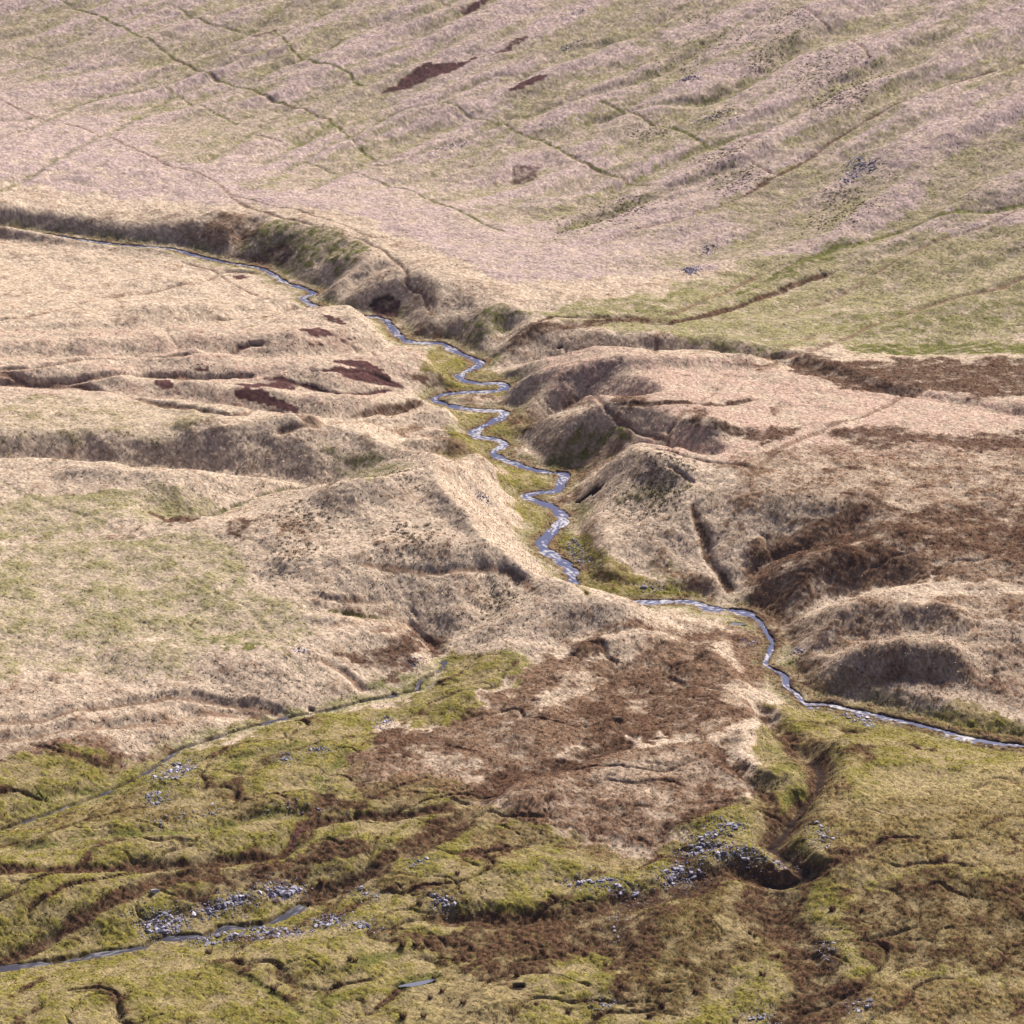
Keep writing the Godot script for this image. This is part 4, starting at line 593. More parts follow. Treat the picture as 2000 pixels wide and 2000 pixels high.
# scree: label, number of stones, least and largest size, then x, z of the outline
const SCREE := [
	["grey stone in the scree patch beside the small stream at the left", 60, 0.35, 1.0, -67.1, -401.7, -65.6, -406.2, -62.4, -408.9, -59.4, -408.1, -58.2, -404.2, -59.1, -398, -60.7, -394.1, -63.7, -395.7],
	["grey stone in the small scree heap below the left scree patch", 22, 0.35, 0.9, -65.9, -389.4, -65.1, -391, -63.5, -391.7, -62.8, -386.4, -64.6, -385.3],
	["grey stone in the scree at the left end of the lower stream", 60, 0.4, 1.15, -60.2, -348.9, -57, -350.7, -55.1, -350.4, -54.2, -347.8, -55.8, -345.7, -59.4, -345.2],
	["grey stone in the scree band above the lower stream", 46, 0.4, 1.1, -53.2, -350.4, -50.6, -352.5, -47, -354.5, -43.9, -355.3, -43.5, -354.1, -46.9, -352.7, -50.5, -351.1],
	["grey stone in the scree patch at the top of the lower stream", 42, 0.4, 1.1, -42.7, -356.1, -41, -357.7, -36.3, -359, -35, -358.2, -36.8, -356.8, -41.1, -355.2],
	["grey stone in the dark scree bank below the lower stream", 70, 0.4, 1.15, -52.9, -342.5, -49.8, -345, -45.2, -345.9, -40.3, -346.9, -35.1, -345.2, -32.9, -341.2, -37.8, -340.8, -44, -341, -49.3, -341.2],
	["grey stone in the scree heap right of the dark scree bank", 34, 0.4, 1.0, -33, -345.9, -30.4, -349, -28.1, -347.3, -27.5, -342.7, -29.9, -341.8],
	["grey stone in the small heap at the edge of the dark rushes", 14, 0.4, 0.9, -25.9, -342.3, -24.4, -343.2, -22.8, -341.1, -24.2, -340.1],
	["grey stone in the small scree patch above the dark rushes", 22, 0.35, 0.9, -13.9, -350.6, -11.7, -351.4, -9.1, -348.8, -10.3, -347.1, -12.6, -348.8],
	["grey stone in the short trail above the scree heap", 12, 0.35, 0.8, -25.9, -356.6, -24.9, -357.1, -22.2, -352.7, -23.1, -352],
	["grey stone in the upper arc of the right-hand scree fan", 60, 0.4, 1.1, 28, -365.9, 32.6, -367.1, 37.3, -364.9, 41.9, -363.3, 46.4, -357.4, 45.8, -357.3, 41.1, -361.2, 36.1, -362.4, 30.6, -362.3],
	["grey stone in the tail climbing from the right-hand scree fan", 34, 0.4, 1.0, 31.3, -367.6, 34.5, -370.4, 37.3, -373.2, 40.3, -373.6, 39.5, -372, 36, -369.4, 32.5, -366.2],
	["grey stone at the lower left end of the right-hand scree fan", 36, 0.4, 1.0, 24.4, -355.1, 25.9, -358.8, 28.2, -360.5, 32.3, -359.1, 29.3, -357.4, 27, -355.9],
	["grey stone in the thin line of stones left of the scree fan", 22, 0.35, 0.9, 9.2, -355.2, 11.1, -356.5, 17.2, -356.3, 17.8, -355, 12.7, -355.1],
	["grey stone in the lower thin line left of the scree fan", 20, 0.35, 0.9, 14.2, -353.4, 19, -354.6, 21.4, -352.6, 20.1, -352, 15.8, -352.8],
	["pale stone scattered on the slope right of the gully", 26, 0.3, 0.75, 50.5, -368.1, 52.5, -368.5, 54.3, -362.5, 52.5, -358, 51.9, -360.7],
	["grey stone in the scree patch at the right edge below the stream", 40, 0.3, 0.9, 64.6, -431.7, 67.9, -434.2, 71.5, -428.2, 70, -419, 66.5, -424.4],
	["pale stone in the mid-valley scree beside the stream", 60, 0.3, 0.75, 12, -522.7, 13.9, -528.8, 16, -526.5, 16.7, -517.7, 21, -505, 18.5, -507.3, 14.4, -514.2],
	["grey stone in the small patch among rushes near the stream bend", 14, 0.3, 0.7, 48.2, -467.6, 51.7, -469.8, 51.7, -466.3, 48.8, -465.3],
	["grey stone in the little heap right of the stream bend", 12, 0.3, 0.7, 58.6, -462.8, 60.8, -458.9, 60.3, -457.3, 58.6, -459.4],
	["grey stone on the grass above the hidden stream bend", 8, 0.4, 0.9, 27.2, -498.1, 31.4, -498.1, 35.1, -495.5, 31.3, -495.2],
	["grey stone in the patch among green moss near the left small stream", 20, 0.3, 0.7, -26.6, -423.6, -24.2, -426.5, -22.6, -425.5, -24.5, -418.6, -26, -419.6],
	["grey stone in the patch above the left green flat", 18, 0.3, 0.7, -43.7, -405.6, -41.7, -406.8, -40.7, -403.2, -42, -402.5],
	["grey stone in the trail right of the left patch", 20, 0.3, 0.7, -39.3, -407.9, -34, -408.5, -33.4, -405.8, -36.7, -406.4],
	["grey stone on the bright grass by the head of the small stream", 14, 0.3, 0.7, -22.3, -452.3, -18.1, -455.1, -18.4, -450.8, -21.5, -450.4],
	["grey stone beside the green trod on the left", 14, 0.3, 0.7, -45.1, -450.4, -42.5, -451.7, -41.5, -448.8, -43.8, -449],
	["grey stone in the small scree on the big pale mound", 18, 0.3, 0.7, -9, -530.6, -6.4, -535.7, -4.6, -535.3, -6.3, -530.3],
	["grey stone in the patch at the lower right corner", 16, 0.3, 0.8, 51.1, -315.3, 54.1, -316.2, 54, -311.5, 51.1, -311.2],
	["pale stone on the green strip right of the dark rush band", 14, 0.3, 0.7, 48.1, -333.4, 51, -332.6, 49.8, -325.8, 48, -327.6],
	["pale stone in the upright green strip among brown rushes", 10, 0.3, 0.7, 16.1, -345.5, 17.3, -345.2, 17.3, -336.2, 16.1, -337],
	["pale stone on the moss at the bottom right", 12, 0.3, 0.7, 35.5, -314.2, 38.5, -315.2, 38.6, -313.1, 36, -312.6],
	["pale stone in the little patch at the bottom centre", 10, 0.3, 0.6, 13.3, -318.4, 15.4, -318.6, 15, -317.1, 13.6, -317.1],
	["pale stone in the trail below the brown runnel", 14, 0.3, 0.7, -16.5, -361.8, -14, -364.9, -13.7, -363.7, -17.1, -359.9, -18, -358.6],
	["pale stone on the green flat at the left edge", 20, 0.3, 0.7, -64, -378.9, -52.2, -386.8, -51, -381.9, -61.5, -375.2],
	["pale stone beside the green channel at the left", 12, 0.3, 0.7, -45, -383.1, -31.7, -385.6, -31.1, -382, -43.1, -380.7],
	["blue-grey stone in the far scree at the right of the hillside", 70, 0.5, 1.3, 112.7, -816, 117.9, -836.9, 123.8, -841.6, 122.1, -833.2, 127.5, -830.8, 126.4, -822.4, 118.3, -818.9],
	["blue-grey stone in the small far scree on the lower hillside", 16, 0.4, 1.0, 61.7, -768.7, 63.5, -776.1, 67.4, -778.1, 64.9, -770],
	["blue-grey stone in the far heap above the green flush", 26, 0.5, 1.2, 54.5, -748.1, 59.1, -749.7, 59.9, -747.5, 56.2, -742.5],
	["blue-grey stone in the far patch on the middle hillside", 30, 0.4, 1.0, 64.3, -944.5, 73.4, -946.3, 73.7, -940.6, 67, -940.8],
	["blue-grey stone in the far patch near the upper dark scar", 26, 0.4, 1.0, 18.4, -1013.5, 30.5, -1021.4, 29.5, -1013.1, 20.7, -1008.4],
	["blue-grey stone in the farthest patch high on the hillside", 20, 0.4, 1.0, 19.8, -1050.6, 30.7, -1059.9, 32.2, -1054.8, 23.9, -1049.3],
	["blue-grey stone among the far heather clumps on the hillside", 20, 0.4, 1.0, 66.5, -898.5, 76, -902, 82.7, -904.8, 75.4, -894],
	["blue-grey stone in the far green strip on the hillside", 18, 0.4, 0.9, -31.6, -915.7, -17, -920.8, -17.7, -915.6, -28.6, -912.3],
]
const HEATHER := [
	[60, 100.7, -961, 120.2, -988, 120.4, -983, 103.8, -961.6],
	[60, 91.7, -952.2, 101.2, -958.4, 104, -947.8, 91.7, -943.2],
	[110, 110.6, -892.7, 121.8, -903.6, 132.1, -896, 131.4, -890.2, 115.5, -886.2],
	[50, 109.4, -935.9, 121.9, -942.6, 129, -934.2, 114.1, -924.7],
	[80, 32.2, -833.1, 41.3, -827.7, 49, -822.8, 45.3, -814.3, 36.7, -812.9],
	[80, 70.9, -833.2, 83.1, -843.1, 89.4, -838.5, 83.3, -830, 74.9, -824.2],
	[90, 99.7, -786.6, 108.9, -795.1, 122.5, -801.6, 122.9, -796.3, 110.8, -784.2, 100.8, -779.4],
	[40, 107, -806.1, 113.9, -815.5, 114.4, -808.3, 107.1, -800.9],
	[24, 78.4, -1020.2, 84.1, -1021.9, 82.4, -1010.1, 76.4, -1013.8],
	[40, 74.4, -898.7, 82.7, -904.8, 83.7, -900.1, 74.8, -894.4],
	[40, 44.4, -897.3, 57.4, -901, 55.6, -893.7, 45.6, -892.6],
	[40, 47.1, -960.7, 58.6, -977.5, 76.3, -967.5, 67.6, -949.5],
	[40, 102.1, -1001, 122.7, -1003.9, 117, -994.7, 104.6, -994.5],
	[130, 102, -920.2, 141, -932.2, 136.1, -896, 107.4, -902.6],
	[60, 70.4, -994.8, 101, -989.2, 95.4, -968.6, 72.7, -969.6],
	[70, 68.8, -859.2, 86.7, -868.4, 81.8, -851.3, 68.1, -849.7],
	[60, 13.1, -813.3, 39.6, -818.2, 36.3, -802.5, 12.8, -792.6],
	[40, 61, -662.1, 69.9, -657.8, 67.1, -635.8, 59.6, -634.9],
	[110, 25.9, -541.2, 31.7, -539.5, 38.6, -535, 40.2, -531.3, 37.3, -527.6, 31.1, -527.9, 27.8, -533.3],
	[30, 34.4, -540.3, 38.8, -538.3, 40.4, -535, 36, -536.6],
	[26, 31.2, -549, 36.5, -545.8, 37.2, -542.1, 32, -546.1],
	[26, 33.5, -539.1, 40.4, -535.4, 39.4, -534.1, 34.2, -536.6],
	[60, -31.8, -499.9, -18.2, -499.1, -18, -491.7, -26.3, -491.2],
	[60, -56.2, -515.9, -40.3, -513.7, -37.9, -509, -52.9, -508.5],
	[40, -52.1, -499.7, -43.2, -494.4, -44.9, -488.7, -50.8, -494.2],
	[30, -29.7, -542.9, -22.6, -527, -23.2, -519.9, -27.6, -521],
	[50, -6.2, -481.5, -1.3, -483.3, -0.1, -479.2, -2.1, -472.9, -5.4, -477.2],
]
const TUSSOCKS := [
	[-17.3, -335.1, "dark rush tussock standing alone just left of the dark rush bed's tip"],
	[-15.3, -335.4, "dark rush tussock, leftmost of three at the tip of the dark rush bed"],
	[-14.1, -334.9, "dark rush tussock, middle of three at the tip of the dark rush bed"],
	[-13.2, -336.4, "dark rush tussock, rightmost of three at the tip of the dark rush bed"],
	[-25.3, -329.7, "left dark rush tussock of the close pair on the open green field"],
	[-24.5, -329.3, "right dark rush tussock of the close pair on the open green field"],
	[-36.5, -321.8, "small dark rush tussock alone on the green slope at bottom left"],
	[-16.4, -314.7, "dark rush tussock at the bottom edge, left of two in pale grass"],
	[-13.3, -314.6, "dark rush tussock at the bottom edge, right of two in pale grass"],
	[14.6, -329.6, "dark rush tussock on bright moss below the dark rush bed"],
	[28.1, -321.5, "dark rush tussock alone in moss at the bottom, right of centre"],
	[22.8, -317.9, "upper dark rush tussock of two near the bottom edge, right of centre"],
	[20.8, -315.2, "lower dark rush tussock of two near the bottom edge, right of centre"],
	[3.7, -317.6, "dark rush tussock right of the bare earth hollow at bottom centre"],
	[-12.1, -326.7, "dark rush tussock at the upper end of the narrow green pool"],
	[-0.4, -322.2, "dark rush tussock on the rim of the bare earth hollow"],
	[-15.1, -348.7, "dark rush tussock among moss above the dark rush bed"],
	[-9.1, -356.9, "dark rush tussock on yellow moss below the brown runnel"],
	[-48.4, -337.1, "dark rush tussock on the field edge below the lower left scree"],
	[-29.6, -357.0, "lower dark rush tussock of two above the lower left scree"],
	[-32.1, -360.0, "upper dark rush tussock of two above the lower left scree"],
	[38.7, -336.8, "right dark rush tussock of two beside the brown band at lower right"],
	[37.9, -337.7, "left dark rush tussock of two beside the brown band at lower right"],
	[-10.7, -322.3, "dark rush tussock below the narrow green pool's right end"],
	[-7.4, -318.1, "dark rush tussock in pale grass left of the bare earth hollow"],
	[-12.5, -320.7, "dark rush tussock in pale grass just under the narrow green pool"],
	[-6.4, -334.9, "dark rush tussock at the lower edge of the dark rush bed"],
	[4.9, -333.8, "left dark rush tussock of three under the darkest rush patch"],
	[8.1, -333.4, "middle dark rush tussock of three under the darkest rush patch"],
	[10.1, -335.1, "right dark rush tussock of three under the darkest rush patch"],
	[33.6, -313.6, "dark rush tussock at the bottom edge below the brown slope"],
	[8.5, -316.4, "dark rush tussock in moss at the bottom edge, centre right"],
	[0.8, -326.3, "dark rush tussock between the dark rush bed and bare earth hollow"],
	[27.3, -328.3, "left dark rush tussock of two on the brown slope at lower right"],
	[31.2, -324.9, "right dark rush tussock of two on the brown slope at lower right"],
	[51.4, -341.5, "dark rush tussock on moss right of the brown band"],
	[38.7, -324.6, "dark rush tussock at the lower left side of the brown band"],
	[19.4, -334.4, "dark rush tussock beside the upright green strip among brown rushes"],
]

# small pools: x, z, half length, half width, turn, label
const POOLS := [
	[-14.6, -325.0, 3.0, 0.6, 0.35, "narrow green-edged pool in the pale grass at bottom centre"],
	[48.1, -476.9, 1.8, 0.7, 0.0, "small pool glinting in the rushes inside the stream bend"],
]
# boulders: x, z, size, label
const BOULDERS := [
	[-59.4, -354.7, 1.9, "large pale grey boulder beside the brown rushes at the left edge"],
	[29.2, -497.3, 1.9, "dark boulder on the grass above the hidden stream bend"],
	[31.3, -496.8, 1.2, "smaller dark boulder right of the boulder above the hidden bend"],
]

const PINK := 0
const OLIVE := 1
const RUSH := 2
const DARK := 3
const GREEN := 4
const PEAT := 5
const PALE := 6
const TRACK := 7
const MOSS := 8
const RED := 9
const BROWN := 10
const KINDS := 11

const NU := 800
const NV := 1640
const MIDROW := 1260.0
const NEAR := 272.0
const MIDDLE := 840.0
const FAR := 1450.0

var rng := RandomNumberGenerator.new()
var ground_y := PackedFloat32Array()      # height of every grid point
var ground_c := PackedColorArray()        # colour of every grid point
var ground_rush := PackedFloat32Array()   # share of rushes
var ground_bare := PackedFloat32Array()   # where no grass grows
var masks: Array = []
var trails: Array = []
var n_warp: FastNoiseLite
var n_crease: FastNoiseLite
var cut := PackedFloat32Array()
var wet := PackedFloat32Array()
var macro := PackedFloat32Array()
var rows_y: Array = []
var rows_c: Array = []
var rows_r: Array = []
var n_lobe: FastNoiseLite
var n_big: FastNoiseLite
var n_mid: FastNoiseLite
var n_tuft: FastNoiseLite
var n_fine: FastNoiseLite
var n_mot: FastNoiseLite
var n_patch: FastNoiseLite
var started := 0

func lap(what: String) -> void:
	print("%s %.1f s" % [what, (Time.get_ticks_msec() - started) / 1000.0])

# ---------------------------------------------------------------- grid
func depth_of(j: float) -> float:
	if j < MIDROW:
		return NEAR * pow(MIDDLE / NEAR, j / MIDROW)
	return MIDDLE * pow(FAR / MIDDLE, (j - MIDROW) / (NV - 1.0 - MIDROW))
func row_of(d: float) -> float:
	if d < MIDDLE:
		return log(d / NEAR) / log(MIDDLE / NEAR) * MIDROW
	return MIDROW + log(d / MIDDLE) / log(FAR / MIDDLE) * (NV - 1.0 - MIDROW)
func half_of(d: float) -> float:
	return 19.0 + 0.246 * d
func col_of(x: float, d: float) -> float:
	return (x / half_of(d) + 1.0) * 0.5 * (NU - 1.0)

func base_slope(x: float, z: float) -> float:
	var t := (x - 112.0) * 0.7660444 + (z + 709.0) * -0.6427876
	return 0.125 * (sqrt(t * t + 2025.0) + t)

func height_at(x: float, z: float) -> float:
	var fj := clampf(row_of(-z), 0.0, NV - 1.01)
	var fi := clampf(col_of(x, -z), 0.0, NU - 1.01)
	var i := int(fi)
	var j := int(fj)
	var u := fi - i
	var v := fj - j
	var k := j * NU + i
	return lerpf(lerpf(ground_y[k], ground_y[k + 1], u), lerpf(ground_y[k + NU], ground_y[k + NU + 1], u), v)

func nearest(x: float, z: float) -> int:
	var j := clampi(roundi(row_of(-z)), 0, NV - 1)
	return j * NU + clampi(roundi(col_of(x, -z)), 0, NU - 1)

func normal_at(x: float, z: float) -> Vector3:
	var e := 0.7
	return Vector3(height_at(x - e, z) - height_at(x + e, z), 2.0 * e, height_at(x, z - e) - height_at(x, z + e)).normalized()

# a smooth line through the points; every point is x, z, value
func smooth_line(p: PackedVector3Array, step: float) -> PackedVector3Array:
	var out := PackedVector3Array([p[0]])
	for i in p.size() - 1:
		var p0 := p[maxi(i - 1, 0)]
		var p1 := p[i]
		var p2 := p[i + 1]
		var p3 := p[mini(i + 2, p.size() - 1)]
		var n := maxi(1, int(Vector2(p2.x - p1.x, p2.y - p1.y).length() / step))
		for k in range(1, n + 1):
			var t := float(k) / n
			out.append(0.5 * (2.0 * p1 + (p2 - p0) * t + (2.0 * p0 - 5.0 * p1 + 4.0 * p2 - p3) * t * t + (3.0 * p1 - p0 - 3.0 * p2 + p3) * t * t * t))
	return out

func triples(a: Array, from: int) -> PackedVector3Array:
	var out := PackedVector3Array()
	for k in range(from, a.size(), 3):
		out.append(Vector3(a[k], a[k + 1], a[k + 2]))
	return out

func pairs(a: Array, from: int) -> PackedVector3Array:
	var out := PackedVector3Array()
	for k in range(from, a.size(), 2):
		out.append(Vector3(a[k], a[k + 1], 0.0))
	return out

func smin(a: float, b: float, k: float) -> float:
	var h := clampf(0.5 + 0.5 * (b - a) / k, 0.0, 1.0)
	return lerpf(b, a, h) - k * h * (1.0 - h)

func field(w: int, h: int, data: PackedFloat32Array) -> Image:
	return Image.create_from_data(w, h, false, Image.FORMAT_RF, data.to_byte_array())

# ---------------------------------------------------------------- the land, on every fourth grid point
func build_macro() -> void:
	var cw := NU / 4
	var ch := NV / 4
	var h := PackedFloat32Array()
	h.resize(cw * ch)
	var num := PackedFloat32Array()
	var den := PackedFloat32Array()
	num.resize(cw * ch)
	den.resize(cw * ch)
	num.fill(6.5 * 0.0001)
	den.fill(0.0001)
	var ds := PackedFloat32Array()
	for j in ch:
		ds.append(depth_of(j * 4 + 1.5))
	for a in LAND:
		var cx: float = a[0]
		var cz: float = a[1]
		var hh: float = a[2]
		var f: float = 0.4 / (a[3] * a[3])
		var reach: float = a[3] * 6.2
		var weight: float = 100.0 / (a[3] * a[3])
		for j in ch:
			var d := ds[j]
			var dz := -d - cz
			if absf(dz) > reach:
				continue
			var half := half_of(d)
			var i0 := maxi(0, int(((cx - reach) / half + 1.0) * 0.5 * (NU - 1.0) / 4.0))
			var i1 := mini(cw, int(((cx + reach) / half + 1.0) * 0.5 * (NU - 1.0) / 4.0) + 1)
			for i in range(i0, i1):
				var x := ((i * 4 + 1.5) / (NU - 1.0) * 2.0 - 1.0) * half
				var w := exp(-((x - cx) * (x - cx) + dz * dz) * f) * weight
				num[j * cw + i] += w * hh
				den[j * cw + i] += w
	for k in cw * ch:
		h[k] = num[k] / den[k]
	var best := PackedFloat32Array()
	best.resize(cw * ch)
	for a in RIDGES:
		best.fill(1e9)
		var w: float = a[1]
		var line := smooth_line(pairs(a, 2), 4.0)
		for s in line.size() - 1:
			var p := line[s]
			var q := line[s + 1]
			var dx := q.x - p.x
			var dz := q.y - p.y
			var l2 := dx * dx + dz * dz + 1e-9
			var jlo := clampi(int(row_of(maxf(NEAR, -maxf(p.y, q.y) - w)) / 4.0), 0, ch)
			var jhi := clampi(int(row_of(maxf(NEAR, -minf(p.y, q.y) + w)) / 4.0) + 1, 0, ch)
			for j in range(jlo, jhi):
				var half := half_of(ds[j])
				var i0 := clampi(int(((minf(p.x, q.x) - w) / half + 1.0) * 0.5 * (NU - 1.0) / 4.0), 0, cw)
				var i1 := clampi(int(((maxf(p.x, q.x) + w) / half + 1.0) * 0.5 * (NU - 1.0) / 4.0) + 1, 0, cw)
				for i in range(i0, i1):
					var x := ((i * 4 + 1.5) / (NU - 1.0) * 2.0 - 1.0) * half
					var t := clampf(((x - p.x) * dx + (-ds[j] - p.y) * dz) / l2, 0.0, 1.0)
					var ex := x - p.x - dx * t
					var ez := -ds[j] - p.y - dz * t
					best[j * cw + i] = minf(best[j * cw + i], sqrt(ex * ex + ez * ez))
		for k in cw * ch:
			if best[k] < w:
				h[k] += a[0] * (0.5 + 0.5 * cos(PI * best[k] / w))
	for a in VALLEYS:
		best.fill(1e9)
		var w: float = a[0]
		var m: float = a[1]
		var line := smooth_line(triples(a, 2), 4.0)
		var r := 18.0 / m + w + 8.0
		for s in line.size() - 1:
			var p := line[s]
			var q := line[s + 1]
			var dx := q.x - p.x
			var dz := q.y - p.y
			var l2 := dx * dx + dz * dz + 1e-9
			var jlo := clampi(int(row_of(maxf(NEAR, -maxf(p.y, q.y) - r)) / 4.0), 0, ch)
			var jhi := clampi(int(row_of(maxf(NEAR, -minf(p.y, q.y) + r)) / 4.0) + 1, 0, ch)
			for j in range(jlo, jhi):
				var half := half_of(ds[j])
				var i0 := clampi(int(((minf(p.x, q.x) - r) / half + 1.0) * 0.5 * (NU - 1.0) / 4.0), 0, cw)
				var i1 := clampi(int(((maxf(p.x, q.x) + r) / half + 1.0) * 0.5 * (NU - 1.0) / 4.0) + 1, 0, cw)
				for i in range(i0, i1):
					var x := ((i * 4 + 1.5) / (NU - 1.0) * 2.0 - 1.0) * half
					var t := clampf(((x - p.x) * dx + (-ds[j] - p.y) * dz) / l2, 0.0, 1.0)
					var ex := x - p.x - dx * t
					var ez := -ds[j] - p.y - dz * t
					var dist := sqrt(ex * ex + ez * ez)
					var e := maxf(dist - w, 0.0)
					var v := lerpf(p.z, q.z, t) + m * (sqrt(e * e + 1.0) - 1.0) + 0.06 * minf(dist, w)
					if v < best[j * cw + i]:
						best[j * cw + i] = v
		for k in cw * ch:
			if best[k] < 1e8:
				h[k] = smin(h[k], best[k], 1.5)
	var im := field(cw, ch, h)
	im.resize(NU, NV, Image.INTERPOLATE_CUBIC)
	macro = im.get_data().to_float32_array()

# outlines filled on every second grid point
func fill_outline(into: PackedFloat32Array, p: PackedVector3Array, amount: float) -> PackedFloat32Array:
	var w := NU / 2
	var h := NV / 2
	var near := -1e9
	var far := 1e9
	for q in p:
		near = maxf(near, q.y)
		far = minf(far, q.y)
	var j0 := clampi(int(row_of(maxf(NEAR, -near)) / 2.0), 0, h)
	var j1 := clampi(int(row_of(maxf(NEAR, -far)) / 2.0) + 1, 0, h)
	for j in range(j0, j1):
		var d := depth_of(j * 2 + 0.5)
		var xs := []
		for k in p.size():
			var a := p[k]
			var b := p[(k + 1) % p.size()]
			if (a.y < -d) != (b.y < -d):
				xs.append(a.x + (b.x - a.x) * (-d - a.y) / (b.y - a.y))
		xs.sort()
		for k in range(0, xs.size() - 1, 2):
			var i0 := clampi(ceili((col_of(xs[k], d) - 0.5) / 2.0), 0, w)
			var i1 := clampi(int((col_of(xs[k + 1], d) - 0.5) / 2.0) + 1, 0, w)
			for i in range(i0, i1):
				into[j * w + i] = maxf(into[j * w + i], amount)
	return into

# a line drawn into a full grid: kept is the largest of amount * profile
func draw_line(into: PackedFloat32Array, line: PackedVector3Array, hw: float, amount: float, inner: float, taper: float, ragged := 0.0) -> PackedFloat32Array:
	var length := 0.0
	for s in line.size() - 1:
		length += Vector2(line[s + 1].x - line[s].x, line[s + 1].y - line[s].y).length()
	var done := 0.0
	for s in line.size() - 1:
		var p := line[s]
		var q := line[s + 1]
		var dx := q.x - p.x
		var dz := q.y - p.y
		var l2 := dx * dx + dz * dz + 1e-9
		var w := hw * (1.0 + ragged * n_big.get_noise_2d(p.x * 6.0, p.y * 6.0))
		var am := amount
		if taper > 0.0:
			am *= smoothstep(0.0, taper, minf(done, length - done) + 0.6)
		done += sqrt(l2)
		var j0 := clampi(ceili(row_of(maxf(NEAR * 0.9, -maxf(p.y, q.y) - w))), 0, NV)
		var j1 := clampi(int(row_of(maxf(NEAR * 0.9, -minf(p.y, q.y) + w))) + 1, 0, NV)
		for j in range(j0, j1):
			var d := depth_of(j)
			var half := half_of(d)
			var i0 := clampi(ceili(((minf(p.x, q.x) - w) / half + 1.0) * 0.5 * (NU - 1.0)), 0, NU)
			var i1 := clampi(int(((maxf(p.x, q.x) + w) / half + 1.0) * 0.5 * (NU - 1.0)) + 1, 0, NU)
			for i in range(i0, i1):
				var x := (i / (NU - 1.0) * 2.0 - 1.0) * half
				var t := clampf(((x - p.x) * dx + (-d - p.y) * dz) / l2, 0.0, 1.0)
				var ex := x - p.x - dx * t
				var ez := -d - p.y - dz * t
				var r := sqrt(ex * ex + ez * ez) / w
				if r < 1.0:
					var v := am * (1.0 - smoothstep(inner, 1.0, r))
					var k := j * NU + i
					if v > into[k]:
						into[k] = v
	return into

func build_cover() -> void:
	var half_size := NU / 2 * (NV / 2)
	var halves: Array = []
	for k in KINDS:
		var a := PackedFloat32Array()
		a.resize(half_size)
		halves.append(a)
	for c in COVER:
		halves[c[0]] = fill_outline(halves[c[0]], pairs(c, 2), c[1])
	for k in KINDS:
		var im := field(NU / 2, NV / 2, halves[k])
		if k != DARK and k != PEAT:
			im.resize(NU / 5, NV / 5, Image.INTERPOLATE_BILINEAR)
		im.resize(NU, NV, Image.INTERPOLATE_CUBIC)
		masks.append(im.get_data().to_float32_array())
		var thin := PackedFloat32Array()
		thin.resize(NU * NV)
		trails.append(thin)
	cut.resize(NU * NV)
	wet.resize(NU * NV)
	for a in RUNNELS:
		var line := smooth_line(pairs(a, 5), 2.5)
		cut = draw_line(cut, line, a[1] * 1.25, a[0], 0.1, 7.0, 0.5)
		trails[a[2]] = draw_line(trails[a[2]], line, a[3] * 1.3, a[4], 0.45, 5.0, 0.9)
	for a in POOLS:
		var along: Vector2 = Vector2(cos(a[4]), -sin(a[4])) * (a[2] - a[3])
		var pool_line := PackedVector3Array([Vector3(a[0] - along.x, a[1] - along.y, 0), Vector3(a[0], a[1], 0), Vector3(a[0] + along.x, a[1] + along.y, 0)])
		wet = draw_line(wet, pool_line, a[3] + 5.0, 1.0, 0.5, 0.0)
		cut = draw_line(cut, pool_line, a[3] * 1.35, 0.5, 0.55, 0.0)
		trails[GREEN] = draw_line(trails[GREEN], pool_line, a[3] * 2.2, 0.8, 0.6, 0.0, 0.8)
	var main := smooth_line(triples(STREAM, 0), 1.5)
	var second := smooth_line(triples(BROOK, 0), 1.5)
	var third := smooth_line(triples(LOWER_BROOK, 0), 1.5)
	wet = draw_line(wet, main, 17.0, 1.0, 0.4, 0.0)
	wet = draw_line(wet, second, 5.0, 1.0, 0.3, 0.0)
	wet = draw_line(wet, third, 6.0, 1.0, 0.3, 0.0)
	cut = draw_line(cut, smooth_line(triples(STREAM.slice(0, 213 + 3), 0), 1.5), 1.2, 1.0, 0.5, 0.0, 1.0)
	cut = draw_line(cut, smooth_line(triples(STREAM.slice(213), 0), 1.5), 0.55, 0.8, 0.45, 0.0, 0.9)
	cut = draw_line(cut, second, 0.6, 0.55, 0.3, 4.0, 0.7)
	cut = draw_line(cut, third, 1.0, 0.6, 0.45, 4.0, 1.1)
	trails[PEAT] = draw_line(trails[PEAT], main, 1.7, 0.5, 0.6, 0.0, 0.9)
	trails[PEAT] = draw_line(trails[PEAT], second, 0.9, 0.5, 0.6, 4.0, 0.9)
	trails[PEAT] = draw_line(trails[PEAT], third, 1.5, 0.5, 0.6, 4.0, 0.9)
	trails[OLIVE] = draw_line(trails[OLIVE], main, 7.0, 0.9, 0.3, 0.0, 0.9)
	trails[RUSH] = draw_line(trails[RUSH], main, 4.0, 0.6, 0.4, 0.0, 0.9)
	trails[OLIVE] = draw_line(trails[OLIVE], second, 4.0, 0.8, 0.3, 0.0, 0.9)

static func s01(a: float, b: float, x: float) -> float:
	var t := clampf((x - a) / (b - a), 0.0, 1.0)
	return t * t * (3.0 - 2.0 * t)

